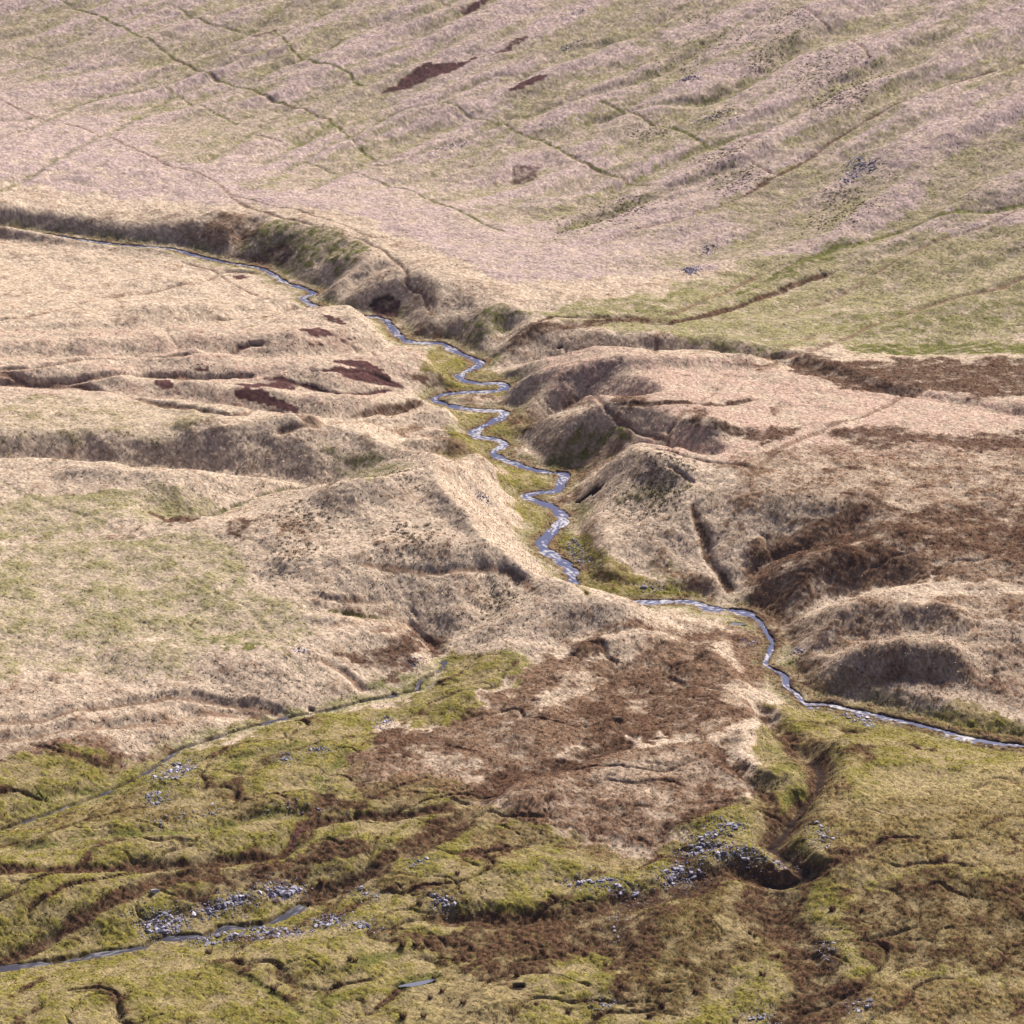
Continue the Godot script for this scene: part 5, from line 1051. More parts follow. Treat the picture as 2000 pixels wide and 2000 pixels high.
func build_row(j: int) -> void:
	var d := depth_of(j)
	var half := half_of(d)
	var z := -d
	var ys := PackedFloat32Array()
	var cs := PackedColorArray()
	var rs := PackedFloat32Array()
	ys.resize(NU)
	cs.resize(NU)
	rs.resize(NU)
	var m_pink: PackedFloat32Array = masks[PINK]
	var m_olive: PackedFloat32Array = masks[OLIVE]
	var m_rush: PackedFloat32Array = masks[RUSH]
	var m_dark: PackedFloat32Array = masks[DARK]
	var m_green: PackedFloat32Array = masks[GREEN]
	var m_peat: PackedFloat32Array = masks[PEAT]
	var m_pale: PackedFloat32Array = masks[PALE]
	var m_track: PackedFloat32Array = masks[TRACK]
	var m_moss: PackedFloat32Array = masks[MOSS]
	var m_red: PackedFloat32Array = masks[RED]
	var m_brown: PackedFloat32Array = masks[BROWN]
	var l_brown: PackedFloat32Array = trails[BROWN]
	var l_olive: PackedFloat32Array = trails[OLIVE]
	var l_rush: PackedFloat32Array = trails[RUSH]
	var l_dark: PackedFloat32Array = trails[DARK]
	var l_green: PackedFloat32Array = trails[GREEN]
	var l_peat: PackedFloat32Array = trails[PEAT]
	var l_track: PackedFloat32Array = trails[TRACK]
	var per_x := (NU - 1.0) * 0.5 / half
	var per_z := 1.0 / (depth_of(minf(j + 0.5, NV - 1.0)) - depth_of(maxf(j - 0.5, 0.0)))
	for i in NU:
		var k := j * NU + i
		var x := (i / (NU - 1.0) * 2.0 - 1.0) * half
		var t := (x - 112.0) * 0.7660444 + (z + 709.0) * -0.6427876
		var across := (x - 112.0) * 0.6427876 + (z + 709.0) * 0.7660444
		var hill := s01(-75.0, 15.0, t)
		var dry := 1.0 - wet[k]
		var big := n_big.get_noise_2d(x, z)
		var mid := n_mid.get_noise_2d(x, z)
		var tuft := n_tuft.get_noise_2d(x, z)
		var fine := n_fine.get_noise_2d(x, z)
		var mot := n_mot.get_noise_2d(x, z)
		var patch := n_patch.get_noise_2d(x, z)
		var lobe := n_lobe.get_noise_2d(across * 0.95 + 5.0 * n_warp.get_noise_2d(x * 0.5, z * 0.5), t * 0.24)
		var swell := n_lobe.get_noise_2d(x * 1.1 + z * 0.5 + 700.0, z * 0.9 - x * 0.75)
		# outlines wander: cover is looked up a few metres off
		var wx := 5.0 * n_warp.get_noise_2d(x, z) + 1.8 * mid
		var wz := 8.0 * n_warp.get_noise_2d(x + 500.0, z) + 3.0 * mot
		var kw := clampi(j + roundi(wz * per_z), 0, NV - 1) * NU + clampi(i + roundi(wx * per_x), 0, NU - 1)
		# cover: each kind thins out and thickens with the mottling
		var nn := 0.55 * mot + 0.6 * mid + 0.35 * tuft
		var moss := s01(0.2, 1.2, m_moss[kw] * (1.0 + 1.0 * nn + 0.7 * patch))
		# narrow wet creases winding between the lobes
		var ca := x * 0.86 - z * 0.5 + 9.0 * n_warp.get_noise_2d(x * 0.7, z * 0.7 + 90.0)
		var cb := x * 0.5 + z * 0.86 + 9.0 * n_warp.get_noise_2d(x * 0.7 + 200.0, z * 0.7)
		var ridge := n_crease.get_noise_2d(ca * 0.42, cb)
		var ridge2 := n_crease.get_noise_2d(ca * 0.9 + 400.0, cb * 1.7)
		var where := maxf(m_moss[kw], maxf(0.75 * m_rush[kw], 0.10 * (1.0 - hill))) * dry
		var crease := where * maxf(1.0 - s01(0.0, 0.075, absf(ridge)), 0.65 * (1.0 - s01(0.0, 0.06, absf(ridge2)))) * s01(-0.35, 0.25, big + 0.4 * patch)
		var red := s01(0.1, 1.1, m_red[kw] * (1.0 + 0.9 * nn + 0.8 * patch))
		var band := where * (1.0 - s01(0.03, 0.32, absf(ridge))) * s01(-0.3, 0.3, patch + 0.5 * mot)
		var pink := s01(0.05, 1.1, m_pink[kw] * (1.0 + 0.9 * nn + 0.7 * patch))
		var stripe := hill * s01(-0.4, 0.45, n_lobe.get_noise_2d(across * 1.5 + 300.0 + 6.0 * mid, t * 0.36) - 0.9 * lobe + 0.4 * n_lobe.get_noise_2d(across * 0.45 - 900.0, t * 0.3) + 0.35 * nn) * 0.75
		var olive := s01(0.05, 1.15, maxf(maxf(m_olive[kw], l_olive[k]), stripe) * (1.0 + 0.9 * nn + 0.5 * patch) + 0.35 * maxf(0.0, patch - 0.15))
		olive *= 1.0 - 0.15 * hill
		var pale := s01(0.1, 0.8, m_pale[kw] * (1.0 + 0.9 * nn))
		var rush := s01(0.05, 1.0, maxf(m_rush[kw], l_rush[k]) * (1.0 + 0.75 * nn + 0.45 * patch)) * (1.0 - 0.9 * pale)
		rush = maxf(rush, 0.6 * s01(0.45, 0.85, mot * 0.6 + patch * 0.55 + 0.3 * tuft) * (1.0 - hill))
		var brown := s01(0.1, 0.95, maxf(maxf(m_brown[kw], l_brown[k]), maxf(crease, band * 0.95)) * (1.0 + 0.85 * nn + 0.3 * patch)) * (1.0 - 0.8 * pale)
		var green := s01(0.15, 1.0, maxf(m_green[kw], l_green[k]) * (1.0 + 1.0 * nn))
		var dark := s01(0.1, 0.6, maxf(m_dark[k], l_dark[k]) * (1.0 + 0.8 * nn))
		var peat := s01(0.3, 0.7, maxf(m_peat[k], l_peat[k]) * (1.0 + 0.5 * nn))
		var track := s01(0.2, 0.9, maxf(m_track[k], l_track[k]) * (1.0 + 0.9 * nn))
		olive *= 1.0 - 0.8 * pale
		moss *= 1.0 - 0.8 * pale
		# height
		var y := 0.125 * (sqrt(t * t + 2025.0) + t) + macro[k]
		y += hill * (2.4 * lobe + 0.6 * big) + (1.0 - hill) * dry * (0.5 * big + 0.35 * patch + 0.6 * swell + 0.6 * where * (minf(absf(ridge), 0.5) - 0.2))
		y += (0.12 + 0.15 * dry) * mid
		var rough := 0.055 + 0.09 * maxf(rush, brown) + 0.04 * olive + 0.08 * moss - 0.03 * green
		y += rough * (tuft + 0.3 * fine) * (1.0 - 0.6 * peat) - cut[k]
		y -= 0.5 * s01(0.2, 0.8, m_peat[k]) + 0.8 * crease
		ys[i] = y
		# colour of the living cover (linear)
		var r := 0.500
		var g := 0.412
		var b := 0.325
		var tan := 0.8 * s01(0.05, 0.5, 0.55 * mot + 0.5 * patch + 0.35 * mid + 0.25 * tuft)
		r = lerpf(r, 0.262, tan); g = lerpf(g, 0.192, tan); b = lerpf(b, 0.146, tan)
		r = lerpf(r, 0.372, pink * 0.88); g = lerpf(g, 0.294, pink * 0.88); b = lerpf(b, 0.296, pink * 0.88)
		r = lerpf(r, 0.415, red); g = lerpf(g, 0.305, red); b = lerpf(b, 0.255, red)
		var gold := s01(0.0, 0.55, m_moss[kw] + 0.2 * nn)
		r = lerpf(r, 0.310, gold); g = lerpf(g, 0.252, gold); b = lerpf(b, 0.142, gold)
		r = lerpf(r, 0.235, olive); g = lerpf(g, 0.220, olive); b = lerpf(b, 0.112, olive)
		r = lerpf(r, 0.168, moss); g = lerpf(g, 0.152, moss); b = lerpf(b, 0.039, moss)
		r = lerpf(r, 0.125, green); g = lerpf(g, 0.130, green); b = lerpf(b, 0.040, green)
		r = lerpf(r, 0.178, rush * 0.92); g = lerpf(g, 0.112, rush * 0.92); b = lerpf(b, 0.074, rush * 0.92)
		r = lerpf(r, 0.098, brown * 0.94); g = lerpf(g, 0.056, brown * 0.94); b = lerpf(b, 0.037, brown * 0.94)
		r = lerpf(r, 0.160, track * 0.8); g = lerpf(g, 0.100, track * 0.8); b = lerpf(b, 0.070, track * 0.8)
		r = lerpf(r, 0.080, dark); g = lerpf(g, 0.040, dark); b = lerpf(b, 0.040, dark)
		var soak := 0.6 * s01(0.45, 0.95, crease)
		r = lerpf(r, 0.060, soak); g = lerpf(g, 0.042, soak); b = lerpf(b, 0.030, soak)
		r = lerpf(r, 0.036, peat); g = lerpf(g, 0.025, peat); b = lerpf(b, 0.022, peat)
		var speck := float(hash(k * 7919 + 13) % 1000) / 1000.0 - 0.5
		var v := 0.95 * exp(0.24 * mot + 0.22 * fine + 0.22 * tuft + 0.14 * patch + 0.75 * speck)
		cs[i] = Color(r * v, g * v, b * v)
		rs[i] = maxf(rush, brown) - 2.0 * maxf(maxf(peat, track * 0.5), dark * 0.6) if cut[k] < 0.62 or wet[k] < 0.9 else -2.0
	rows_y[j] = ys
	rows_c[j] = cs
	rows_r[j] = rs

func noise(freq: float, octaves: int, kind := FastNoiseLite.TYPE_SIMPLEX_SMOOTH, sd := 1) -> FastNoiseLite:
	var n := FastNoiseLite.new()
	n.noise_type = kind
	n.seed = sd
	n.frequency = freq
	n.fractal_type = FastNoiseLite.FRACTAL_FBM if octaves > 1 else FastNoiseLite.FRACTAL_NONE
	n.fractal_octaves = octaves
	return n

func build_ground() -> void:
	n_lobe = noise(1.0 / 30.0, 2, FastNoiseLite.TYPE_SIMPLEX_SMOOTH, 3)
	n_big = noise(1.0 / 26.0, 2, FastNoiseLite.TYPE_SIMPLEX_SMOOTH, 5)
	n_mid = noise(1.0 / 6.0, 2, FastNoiseLite.TYPE_SIMPLEX_SMOOTH, 7)
	n_tuft = noise(1.0 / 1.5, 1, FastNoiseLite.TYPE_SIMPLEX_SMOOTH, 11)
	n_fine = noise(1.0 / 0.55, 1, FastNoiseLite.TYPE_SIMPLEX, 13)
	n_mot = noise(1.0 / 3.2, 2, FastNoiseLite.TYPE_SIMPLEX_SMOOTH, 17)
	n_patch = noise(1.0 / 16.0, 2, FastNoiseLite.TYPE_SIMPLEX_SMOOTH, 19)
	n_warp = noise(1.0 / 22.0, 3, FastNoiseLite.TYPE_SIMPLEX_SMOOTH, 23)
	n_crease = noise(1.0 / 20.0, 1, FastNoiseLite.TYPE_SIMPLEX_SMOOTH, 29)
	build_macro()
	lap("land")
	build_cover()
	lap("cover")
	rows_y.resize(NV)
	rows_c.resize(NV)
	rows_r.resize(NV)
	var task := WorkerThreadPool.add_group_task(build_row, NV)
	WorkerThreadPool.wait_for_group_task_completion(task)
	for j in NV:
		ground_y.append_array(rows_y[j])
		ground_c.append_array(rows_c[j])
		ground_rush.append_array(rows_r[j])
	rows_y.clear()
	rows_c.clear()
	rows_r.clear()
	lap("rows")

func ground_material() -> StandardMaterial3D:
	var m := StandardMaterial3D.new()
	m.vertex_color_use_as_albedo = true
	m.roughness = 1.0
	m.metallic_specular = 0.12
	return m

# the ground as two sheets that share one edge: the hillside beyond the stream and the valley floor before it
func lay_ground() -> void:
	var hill_mask := PackedFloat32Array()
	hill_mask.resize(NU / 2 * (NV / 2))
	hill_mask = fill_outline(hill_mask, pairs(HILL_EDGE, 0), 1.0)
	var ps := PackedVector3Array()
	var ns := PackedVector3Array()
	ps.resize(NU * NV)
	ns.resize(NU * NV)
	for j in NV:
		var d := depth_of(j)
		var half := half_of(d)
		for i in NU:
			var k := j * NU + i
			ps[k] = Vector3((i / (NU - 1.0) * 2.0 - 1.0) * half, ground_y[k], -d)
	for j in NV:
		var up := mini(j + 1, NV - 1) * NU
		var down := maxi(j - 1, 0) * NU
		for i in NU:
			var a := ps[up + i] - ps[down + i]
			var b := ps[j * NU + mini(i + 1, NU - 1)] - ps[j * NU + maxi(i - 1, 0)]
			ns[j * NU + i] = b.cross(a).normalized()
	var mat := ground_material()
	for part in 2:
		var map := PackedInt32Array()
		map.resize(NU * NV)
		map.fill(-1)
		var index := PackedInt32Array()
		var vp := PackedVector3Array()
		var vn := PackedVector3Array()
		var vc := PackedColorArray()
		for j in NV - 1:
			for i in NU - 1:
				if (hill_mask[(j / 2) * (NU / 2) + i / 2] > 0.5) != (part == 0):
					continue
				var k := j * NU + i
				var c := [k, k + 1, k + NU, k + NU + 1]
				for q in 4:
					var kk: int = c[q]
					if map[kk] < 0:
						map[kk] = vp.size()
						vp.append(ps[kk])
						vn.append(ns[kk])
						vc.append(ground_c[kk])
					c[q] = map[kk]
				index.append_array([c[0], c[2], c[1], c[1], c[2], c[3]])
		var arrays := []
		arrays.resize(Mesh.ARRAY_MAX)
		arrays[Mesh.ARRAY_VERTEX] = vp
		arrays[Mesh.ARRAY_NORMAL] = vn
		arrays[Mesh.ARRAY_COLOR] = vc
		arrays[Mesh.ARRAY_INDEX] = index
		var mesh := ArrayMesh.new()
		mesh.add_surface_from_arrays(Mesh.PRIMITIVE_TRIANGLES, arrays)
		var o := MeshInstance3D.new()
		o.name = "hillside" if part == 0 else "valley_floor"
		o.mesh = mesh
		o.material_override = mat
		o.set_meta("kind", "structure")
		o.set_meta("label", "long grassy hillside of pale and olive stripes rising beyond the stream" if part == 0 else "rough moorland valley floor of pale grass, brown rushes and moss around the stream")
		o.set_meta("category", "hillside" if part == 0 else "moorland")
		add_child(o)
	lap("ground")

# ---------------------------------------------------------------- water
func lay_water(called: String, label: String, points: Array, width: float, level: float, broken: float) -> void:
	var line := smooth_line(triples(points, 0), 0.7)
	var st := SurfaceTool.new()
	st.begin(Mesh.PRIMITIVE_TRIANGLES)
	var foam := noise(1.0 / 0.7, 2, FastNoiseLite.TYPE_SIMPLEX_SMOOTH, 41)
	var run := noise(1.0 / 14.0, 1, FastNoiseLite.TYPE_SIMPLEX_SMOOTH, 43)
	var n := 9
	var rows := []
	for s in line.size():
		var a := line[maxi(s - 1, 0)]
		var b := line[mini(s + 1, line.size() - 1)]
		var t := Vector2(b.x - a.x, b.y - a.y).normalized()
		var side := Vector2(-t.y, t.x)
		var p := line[s]
		var y := base_slope(p.x, p.y) + p.z + level - 0.7 * broken * s01(-0.1, 0.25, run.get_noise_2d(p.x * 2.0 + 50.0, p.y))
		var row := []
		for i in n:
			var o := (i / (n - 1.0) * 2.0 - 1.0) * width
			row.append(Vector3(p.x + side.x * o, y + 0.05 * foam.get_noise_2d(p.x * 1.3 + o * 2.0, p.y * 1.3), p.y + side.y * o))
		rows.append(row)
	for s in rows.size():
		for i in n:
			var v: Vector3 = rows[s][i]
			var f := s01(0.18, 0.42, foam.get_noise_2d(v.x, v.z * 1.4) + 0.5 * run.get_noise_2d(v.x, v.z) - 0.02)
			st.set_color((Color(0.10, 0.115, 0.22) if broken == 0.0 else Color(0.06, 0.06, 0.08)).lerp(Color(0.62, 0.62, 0.66), f * (0.85 if broken == 0.0 else 0.25)))
			st.add_vertex(v)
	for s in rows.size() - 1:
		for i in n - 1:
			var k := s * n + i
			for q in [k, k + n, k + 1, k + 1, k + n, k + n + 1]:
				st.add_index(q)
	st.generate_normals()
	var o := MeshInstance3D.new()
	o.name = called
	o.mesh = st.commit()
	o.material_override = water_material()
	o.set_meta("kind", "structure")
	o.set_meta("label", label)
	o.set_meta("category", "stream")
	add_child(o)

func water_material() -> StandardMaterial3D:
	var m := StandardMaterial3D.new()
	m.vertex_color_use_as_albedo = true
	m.roughness = 0.22
	m.metallic_specular = 0.6
	return m

func lay_pools() -> void:
	for k in POOLS.size():
		var a: Array = POOLS[k]
		var st := SurfaceTool.new()
		st.begin(Mesh.PRIMITIVE_TRIANGLES)
		var level: float = height_at(a[0], a[1]) + 0.32
		var n := 28
		for i in n:
			for q in [-1, (i + 1) % n, i]:
				var v := Vector3(a[0], level, a[1])
				if q >= 0:
					var w: float = TAU * q / n
					var r := 0.95 + 0.15 * sin(w * 3.0 + k)
					v += Basis(Vector3.UP, a[4]) * Vector3(cos(w) * a[2] * r, 0.0, -sin(w) * a[3] * r)
				st.set_normal(Vector3.UP)
				st.set_color(Color(0.16, 0.175, 0.25))
				st.add_vertex(v)
		var o := MeshInstance3D.new()
		o.name = "pool" if k == 0 else "pool_%03d" % k
		o.mesh = st.commit()
		o.material_override = water_material()
		o.set_meta("kind", "structure")
		o.set_meta("label", a[5])
		o.set_meta("category", "pool")
		add_child(o, true)

# ---------------------------------------------------------------- plants
func blade_clump(blades: int, high: float, spread: float, width: float, lean: float) -> ArrayMesh:
	var st := SurfaceTool.new()
	st.begin(Mesh.PRIMITIVE_TRIANGLES)
	for k in blades:
		var a := rng.randf() * TAU
		var r := spread * sqrt(rng.randf())
		var dirv := Vector3(cos(a), 0, sin(a))
		var foot := dirv * r + Vector3(0, -0.06, 0)
		var h := high * rng.randf_range(0.65, 1.1)
		var tip := foot + Vector3.UP * h + dirv * (lean * h * rng.randf_range(0.3, 1.2))
		var sidev := Vector3(-sin(a), 0, cos(a)) * width * 0.5
		if rng.randf() < 0.5:
			sidev = dirv * width * 0.5
		var nrm := (Vector3.UP * 0.9 + dirv * 0.35).normalized()
		var v := rng.randf_range(0.8, 1.2)
		for q in [foot - sidev, tip, foot + sidev]:
			st.set_normal(nrm)
			st.set_color(Color(v, v, v))
			st.add_vertex(q)
	return st.commit()

func plant_material() -> StandardMaterial3D:
	var m := StandardMaterial3D.new()
	m.vertex_color_use_as_albedo = true
	m.roughness = 0.9
	m.metallic_specular = 0.15
	m.backlight_enabled = true
	m.backlight = Color(0.6, 0.6, 0.6)
	return m

func scatter_grass() -> void:
	var grass := blade_clump(14, 0.12, 0.13, 0.085, 0.6)
	var rush_mesh := blade_clump(12, 0.30, 0.2, 0.042, 0.5)
	var gb := PackedFloat32Array()
	var rb := PackedFloat32Array()
	var wanted := 960000
	var gc := 0
	var rc := 0
	gb.resize(wanted * 16)
	rb.resize(wanted * 16)
	for n in wanted:
		var fj := rng.randf_range(8.0, NV - 30.0)
		var fi := rng.randf_range(60.0, NU - 60.0)
		var k := int(fj) * NU + int(fi)
		var rush := ground_rush[k]
		if rush < -0.6:
			continue
		var d := depth_of(fj)
		var x := (fi / (NU - 1.0) * 2.0 - 1.0) * half_of(d)
		var y := lerpf(ground_y[k], ground_y[k + NU + 1], 0.5)
		var c := ground_c[k]
		var v := exp(clampf(rng.randfn(0.04, 0.5), -1.2, 0.75))
		var a := rng.randf() * TAU
		var is_rush := rng.randf() < rush * 0.75
		var s := rng.randf_range(0.6, 1.15) * (0.65 + 0.7 * s01(-0.5, 0.6, n_tuft.get_noise_2d(x * 0.8, d * 0.8) + 0.6 * n_mot.get_noise_2d(x, -d))) * (1.0 + 0.25 * (d - 300.0) / 700.0)
		var sy := s * rng.randf_range(0.8, 1.25)
		var o := 0
		var buf := gb
		if is_rush:
			o = rc * 16
			rc += 1
			rb[o] = cos(a) * s; rb[o + 2] = sin(a) * s; rb[o + 3] = x
			rb[o + 5] = sy; rb[o + 7] = y
			rb[o + 8] = -sin(a) * s; rb[o + 10] = cos(a) * s; rb[o + 11] = -d
			rb[o + 12] = c.r * v; rb[o + 13] = c.g * v; rb[o + 14] = c.b * v; rb[o + 15] = 1.0
		else:
			o = gc * 16
			gc += 1
			gb[o] = cos(a) * s; gb[o + 2] = sin(a) * s; gb[o + 3] = x
			gb[o + 5] = sy; gb[o + 7] = y
			gb[o + 8] = -sin(a) * s; gb[o + 10] = cos(a) * s; gb[o + 11] = -d
			gb[o + 12] = c.r * v; gb[o + 13] = c.g * v; gb[o + 14] = c.b * v; gb[o + 15] = 1.0
	gb.resize(gc * 16)
	rb.resize(rc * 16)
	put_copies("moor_grass", "pale tufted moor grass covering the valley and hillside", "grass", grass, gb, gc)
	put_copies("rushes", "brown rushes filling the wet hollows of the valley floor", "rushes", rush_mesh, rb, rc)
	lap("grass %d rushes %d" % [gc, rc])

func put_copies(called: String, label: String, category: String, mesh: Mesh, buffer: PackedFloat32Array, count: int) -> void:
	var mm := MultiMesh.new()
	mm.transform_format = MultiMesh.TRANSFORM_3D
	mm.use_colors = true
	mm.mesh = mesh
	mm.instance_count = count
	mm.buffer = buffer
	var o := MultiMeshInstance3D.new()
	o.name = called
	o.multimesh = mm
	o.material_override = plant_material()
	o.set_meta("kind", "stuff")
	o.set_meta("label", label)
	o.set_meta("category", category)
	add_child(o)

func random_in(p: PackedVector3Array) -> Vector2:
	var poly := PackedVector2Array()
	var lo := Vector2(1e9, 1e9)
	var hi := -lo
	for q in p:
		poly.append(Vector2(q.x, q.y))
		lo = lo.min(Vector2(q.x, q.y))
		hi = hi.max(Vector2(q.x, q.y))
	for k in 400:
		var c := Vector2(rng.randf_range(lo.x, hi.x), rng.randf_range(lo.y, hi.y))
		if Geometry2D.is_point_in_polygon(c, poly):
			return c
	return poly[0]

func scatter_heather() -> void:
	var clump := blade_clump(26, 0.4, 0.42, 0.13, 0.5)
	var buf := PackedFloat32Array()
	var count := 0
	for a in HEATHER:
		var p := pairs(a, 1)
		for n in int(a[0] * 2.4):
			var c := random_in(p) + Vector2(rng.randfn(0.0, 3.0), rng.randfn(0.0, 5.0))
			var s := rng.randf_range(0.4, 1.1)
			var t := rng.randf() * TAU
			var v := rng.randf_range(0.7, 1.4)
			buf.append_array([cos(t) * s, 0, sin(t) * s, c.x, 0, s * rng.randf_range(0.7, 1.2), 0, height_at(c.x, c.y), -sin(t) * s, 0, cos(t) * s, c.y, 0.105 * v, 0.088 * v, 0.056 * v, 1.0])
			count += 1
	put_copies("heather", "dark heather clumps scattered over the far hillside and mound tops", "heather", clump, buf, count)

func build_tussocks() -> void:
	var shapes := []
	for k in 4:
		shapes.append(blade_clump(150, 0.95, 0.34, 0.05, 0.5))
	var m := plant_material()
	m.albedo_color = Color(0.095, 0.052, 0.036).linear_to_srgb()
	for k in TUSSOCKS.size():
		var a: Array = TUSSOCKS[k]
		var o := MeshInstance3D.new()
		o.name = "rush_tussock" if k == 0 else "rush_tussock_%03d" % k
		o.mesh = shapes[k % 4]
		o.material_override = m
		var s := rng.randf_range(0.75, 1.25)
		o.transform = Transform3D(Basis(Vector3.UP, rng.randf() * TAU).scaled(Vector3(s, s * rng.randf_range(0.8, 1.1), s)), Vector3(a[0], height_at(a[0], a[1]) - 0.03, a[1]))
		o.set_meta("label", a[2])
		o.set_meta("category", "tussock")
		o.set_meta("group", "dark rush tussocks in the near field")
		add_child(o, true)

# ---------------------------------------------------------------- stones
func stone_shape() -> ArrayMesh:
	# an angular block: the hull of points strewn over a flattened ball
	var pts := PackedVector3Array()
	for k in 15:
		var w := rng.randf() * TAU
		var h := rng.randf_range(-1.0, 1.0)
		var r := sqrt(1.0 - h * h)
		pts.append(Vector3(cos(w) * r * 0.52, h * 0.3, sin(w) * r * 0.42) * rng.randf_range(0.82, 1.12))
	# faces of the hull, found by trying every three points
	var st := SurfaceTool.new()
	st.begin(Mesh.PRIMITIVE_TRIANGLES)
	for a in pts.size():
		for b in range(a + 1, pts.size()):
			for c in range(b + 1, pts.size()):
				var nrm := (pts[b] - pts[a]).cross(pts[c] - pts[a])
				if nrm.length() < 1e-5:
					continue
				nrm = nrm.normalized()
				var plus := 0
				var minus := 0
				for q in pts:
					var dd := (q - pts[a]).dot(nrm)
					if dd > 1e-5:
						plus += 1
					elif dd < -1e-5:
						minus += 1
				if plus > 0 and minus > 0:
					continue
				if plus > 0:
					nrm = -nrm
				var order := [a, c, b] if (pts[b] - pts[a]).cross(pts[c] - pts[a]).dot(nrm) > 0.0 else [a, b, c]
				for q in order:
					st.set_normal(nrm)
					st.add_vertex(pts[q])
	return st.commit()

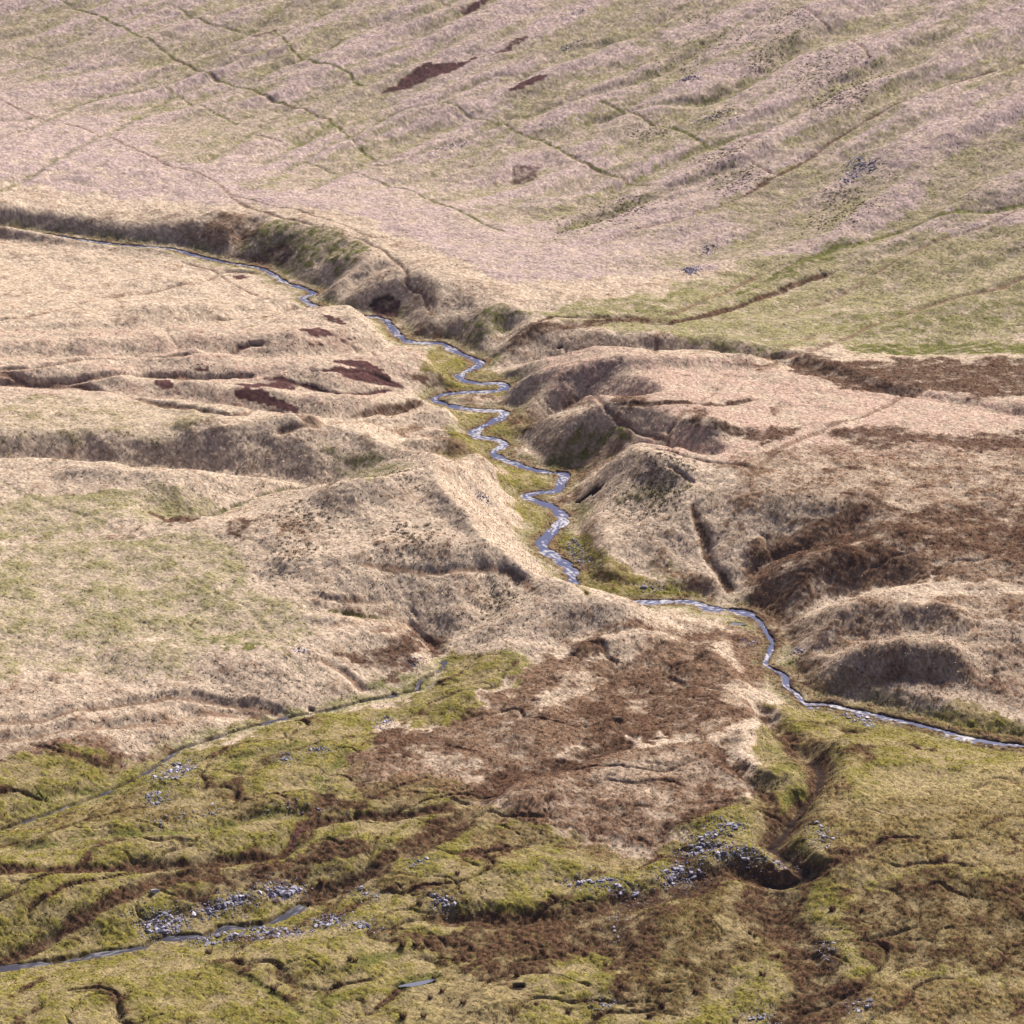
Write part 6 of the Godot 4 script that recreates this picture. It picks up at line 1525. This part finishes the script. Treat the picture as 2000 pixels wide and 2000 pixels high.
func build_stones() -> void:
	var shapes := []
	for k in 7:
		shapes.append(stone_shape())
	var mats := []
	for tone in [[0.25, 0.25, 0.33], [0.33, 0.33, 0.43], [0.42, 0.42, 0.51], [0.17, 0.17, 0.23], [0.54, 0.53, 0.60]]:
		var m := StandardMaterial3D.new()
		m.albedo_color = Color(tone[0], tone[1], tone[2]).linear_to_srgb()
		m.roughness = 0.75
		m.metallic_specular = 0.35
		mats.append(m)
	var all := []
	for g in SCREE.size():
		var a: Array = SCREE[g]
		var p := pairs(a, 4)
		for n in int(a[1]):
			var c := random_in(p)
			var size: float = (a[2] + (a[3] - a[2]) * pow(rng.randf(), 1.8)) * 1.35
			all.append([size / -c.y, size, c, g])
		for n in int(a[1] * 8.0):
			var c := random_in(p)
			c += Vector2(rng.randfn(0.0, 1.6), rng.randfn(0.0, 1.5))
			all.append([0.0, a[2] * rng.randf_range(0.35, 1.25), c, g])
	for b in BOULDERS.size():
		var a: Array = BOULDERS[b]
		var o := MeshInstance3D.new()
		o.name = "boulder" if b == 0 else "boulder_%03d" % b
		o.mesh = shapes[b]
		o.material_override = mats[[2, 3, 3][b]]
		o.transform = Transform3D(Basis(Vector3.UP, 0.4 + b * 0.9).scaled(Vector3(a[2], a[2] * 0.9, a[2] * 0.8)), Vector3(a[0], height_at(a[0], a[1]) + a[2] * 0.08, a[1]))
		o.set_meta("label", a[3])
		o.set_meta("category", "boulder")
		add_child(o, true)
	# loose stones along the edges of the stream
	var course := smooth_line(triples(STREAM, 0), 1.5)
	for n in 900:
		var p := course[rng.randi_range(20, course.size() - 20)]
		if n_mid.get_noise_2d(p.x, p.y) < -0.05:
			continue
		var away := rng.randf_range(0.9, 2.2) * (1.0 if rng.randf() < 0.5 else -1.0)
		var w := rng.randf() * TAU
		all.append([0.0, rng.randf_range(0.15, 0.5), Vector2(p.x + away * cos(w), p.y + away * sin(w)), 0])
	all.sort_custom(func(p, q): return p[0] > q[0])
	var buf := PackedFloat32Array()
	var count := 0
	for k in all.size():
		var size: float = all[k][1]
		var c: Vector2 = all[k][2]
		var turn := Basis(Vector3.UP, rng.randf() * TAU) * Basis(Vector3.RIGHT, rng.randf_range(-0.6, 0.6)) * Basis(Vector3.BACK, rng.randf_range(-0.5, 0.5))
		var b := turn.scaled(Vector3(size, size * rng.randf_range(0.7, 1.1), size))
		var at := Vector3(c.x, height_at(c.x, c.y) + size * 0.05, c.y)
		var far: bool = c.y < -650.0
		if k < 300:
			var o := MeshInstance3D.new()
			o.name = "stone" if k == 0 else "stone_%03d" % k
			o.mesh = shapes[k % shapes.size()]
			o.material_override = mats[rng.randi() % (4 if rng.randf() < 0.75 else 5)]
			o.transform = Transform3D(b, at)
			o.set_meta("label", SCREE[all[k][3]][0])
			o.set_meta("category", "stone")
			o.set_meta("group", SCREE[all[k][3]][0].replace("stone ", "stones "))
			add_child(o, true)
		else:
			var v := rng.randf_range(0.5, 1.7) * (0.85 if far else 1.0)
			if rng.randf() < 0.12:
				v *= 1.7
			buf.append_array([b.x.x, b.y.x, b.z.x, at.x, b.x.y, b.y.y, b.z.y, at.y, b.x.z, b.y.z, b.z.z, at.z, 0.28 * v, 0.28 * v, 0.375 * v, 1.0])
			count += 1
	put_copies("scree", "small grey stones filling the scree patches", "scree", shapes[0], buf, count)
	lap("stones")

# ---------------------------------------------------------------- scene
func _ready() -> void:
	started = Time.get_ticks_msec()
	rng.seed = 20240311
	var cam := Camera3D.new()
	cam.name = "camera"
	cam.fov = 24.0
	cam.near = 1.0
	cam.far = 5000.0
	cam.position = Vector3(0, 200, 0)
	cam.rotation_degrees = Vector3(-20, 0, 0)
	cam.current = true
	add_child(cam)

	var sky := ProceduralSkyMaterial.new()
	sky.sky_top_color = Color(0.47, 0.49, 0.66)
	sky.sky_horizon_color = Color(0.80, 0.82, 0.90)
	sky.sky_curve = 0.2
	sky.sky_energy_multiplier = 0.5
	sky.ground_bottom_color = Color(0.30, 0.28, 0.26)
	sky.ground_horizon_color = Color(0.6, 0.6, 0.62)
	var env := Environment.new()
	env.background_mode = Environment.BG_SKY
	env.sky = Sky.new()
	env.sky.sky_material = sky
	env.tonemap_mode = Environment.TONE_MAPPER_LINEAR
	env.tonemap_exposure = 1.95
	env.sdfgi_enabled = true
	env.ssao_enabled = true
	env.ssil_enabled = true
	env.fog_enabled = true
	env.fog_density = 0.00003
	env.fog_light_color = Color(0.86, 0.85, 0.95)
	var we := WorldEnvironment.new()
	we.name = "surroundings"
	we.environment = env
	add_child(we)

	var sun := DirectionalLight3D.new()
	sun.name = "sun"
	sun.light_color = Color(1.0, 0.95, 0.90)
	sun.light_energy = 1.5
	sun.light_angular_distance = 3.0
	sun.shadow_enabled = true
	add_child(sun)
	sun.look_at_from_position(Vector3(0.36, 0.61, -0.70) * 100.0, Vector3.ZERO)

	build_ground()
	lay_ground()
	lay_water("stream", "winding stream with pale riffles running through the valley", STREAM, 2.0, -0.24, 0.0)
	lay_water("brook", "narrow dark brook below the pale mound on the left", BROOK, 0.8, -0.3, 0.5)
	lay_water("brook_001", "shallow grey brook between scree banks at the lower left", LOWER_BROOK, 1.0, -0.28, 0.4)
	lay_pools()
	build_stones()
	build_tussocks()
	scatter_heather()
	scatter_grass()
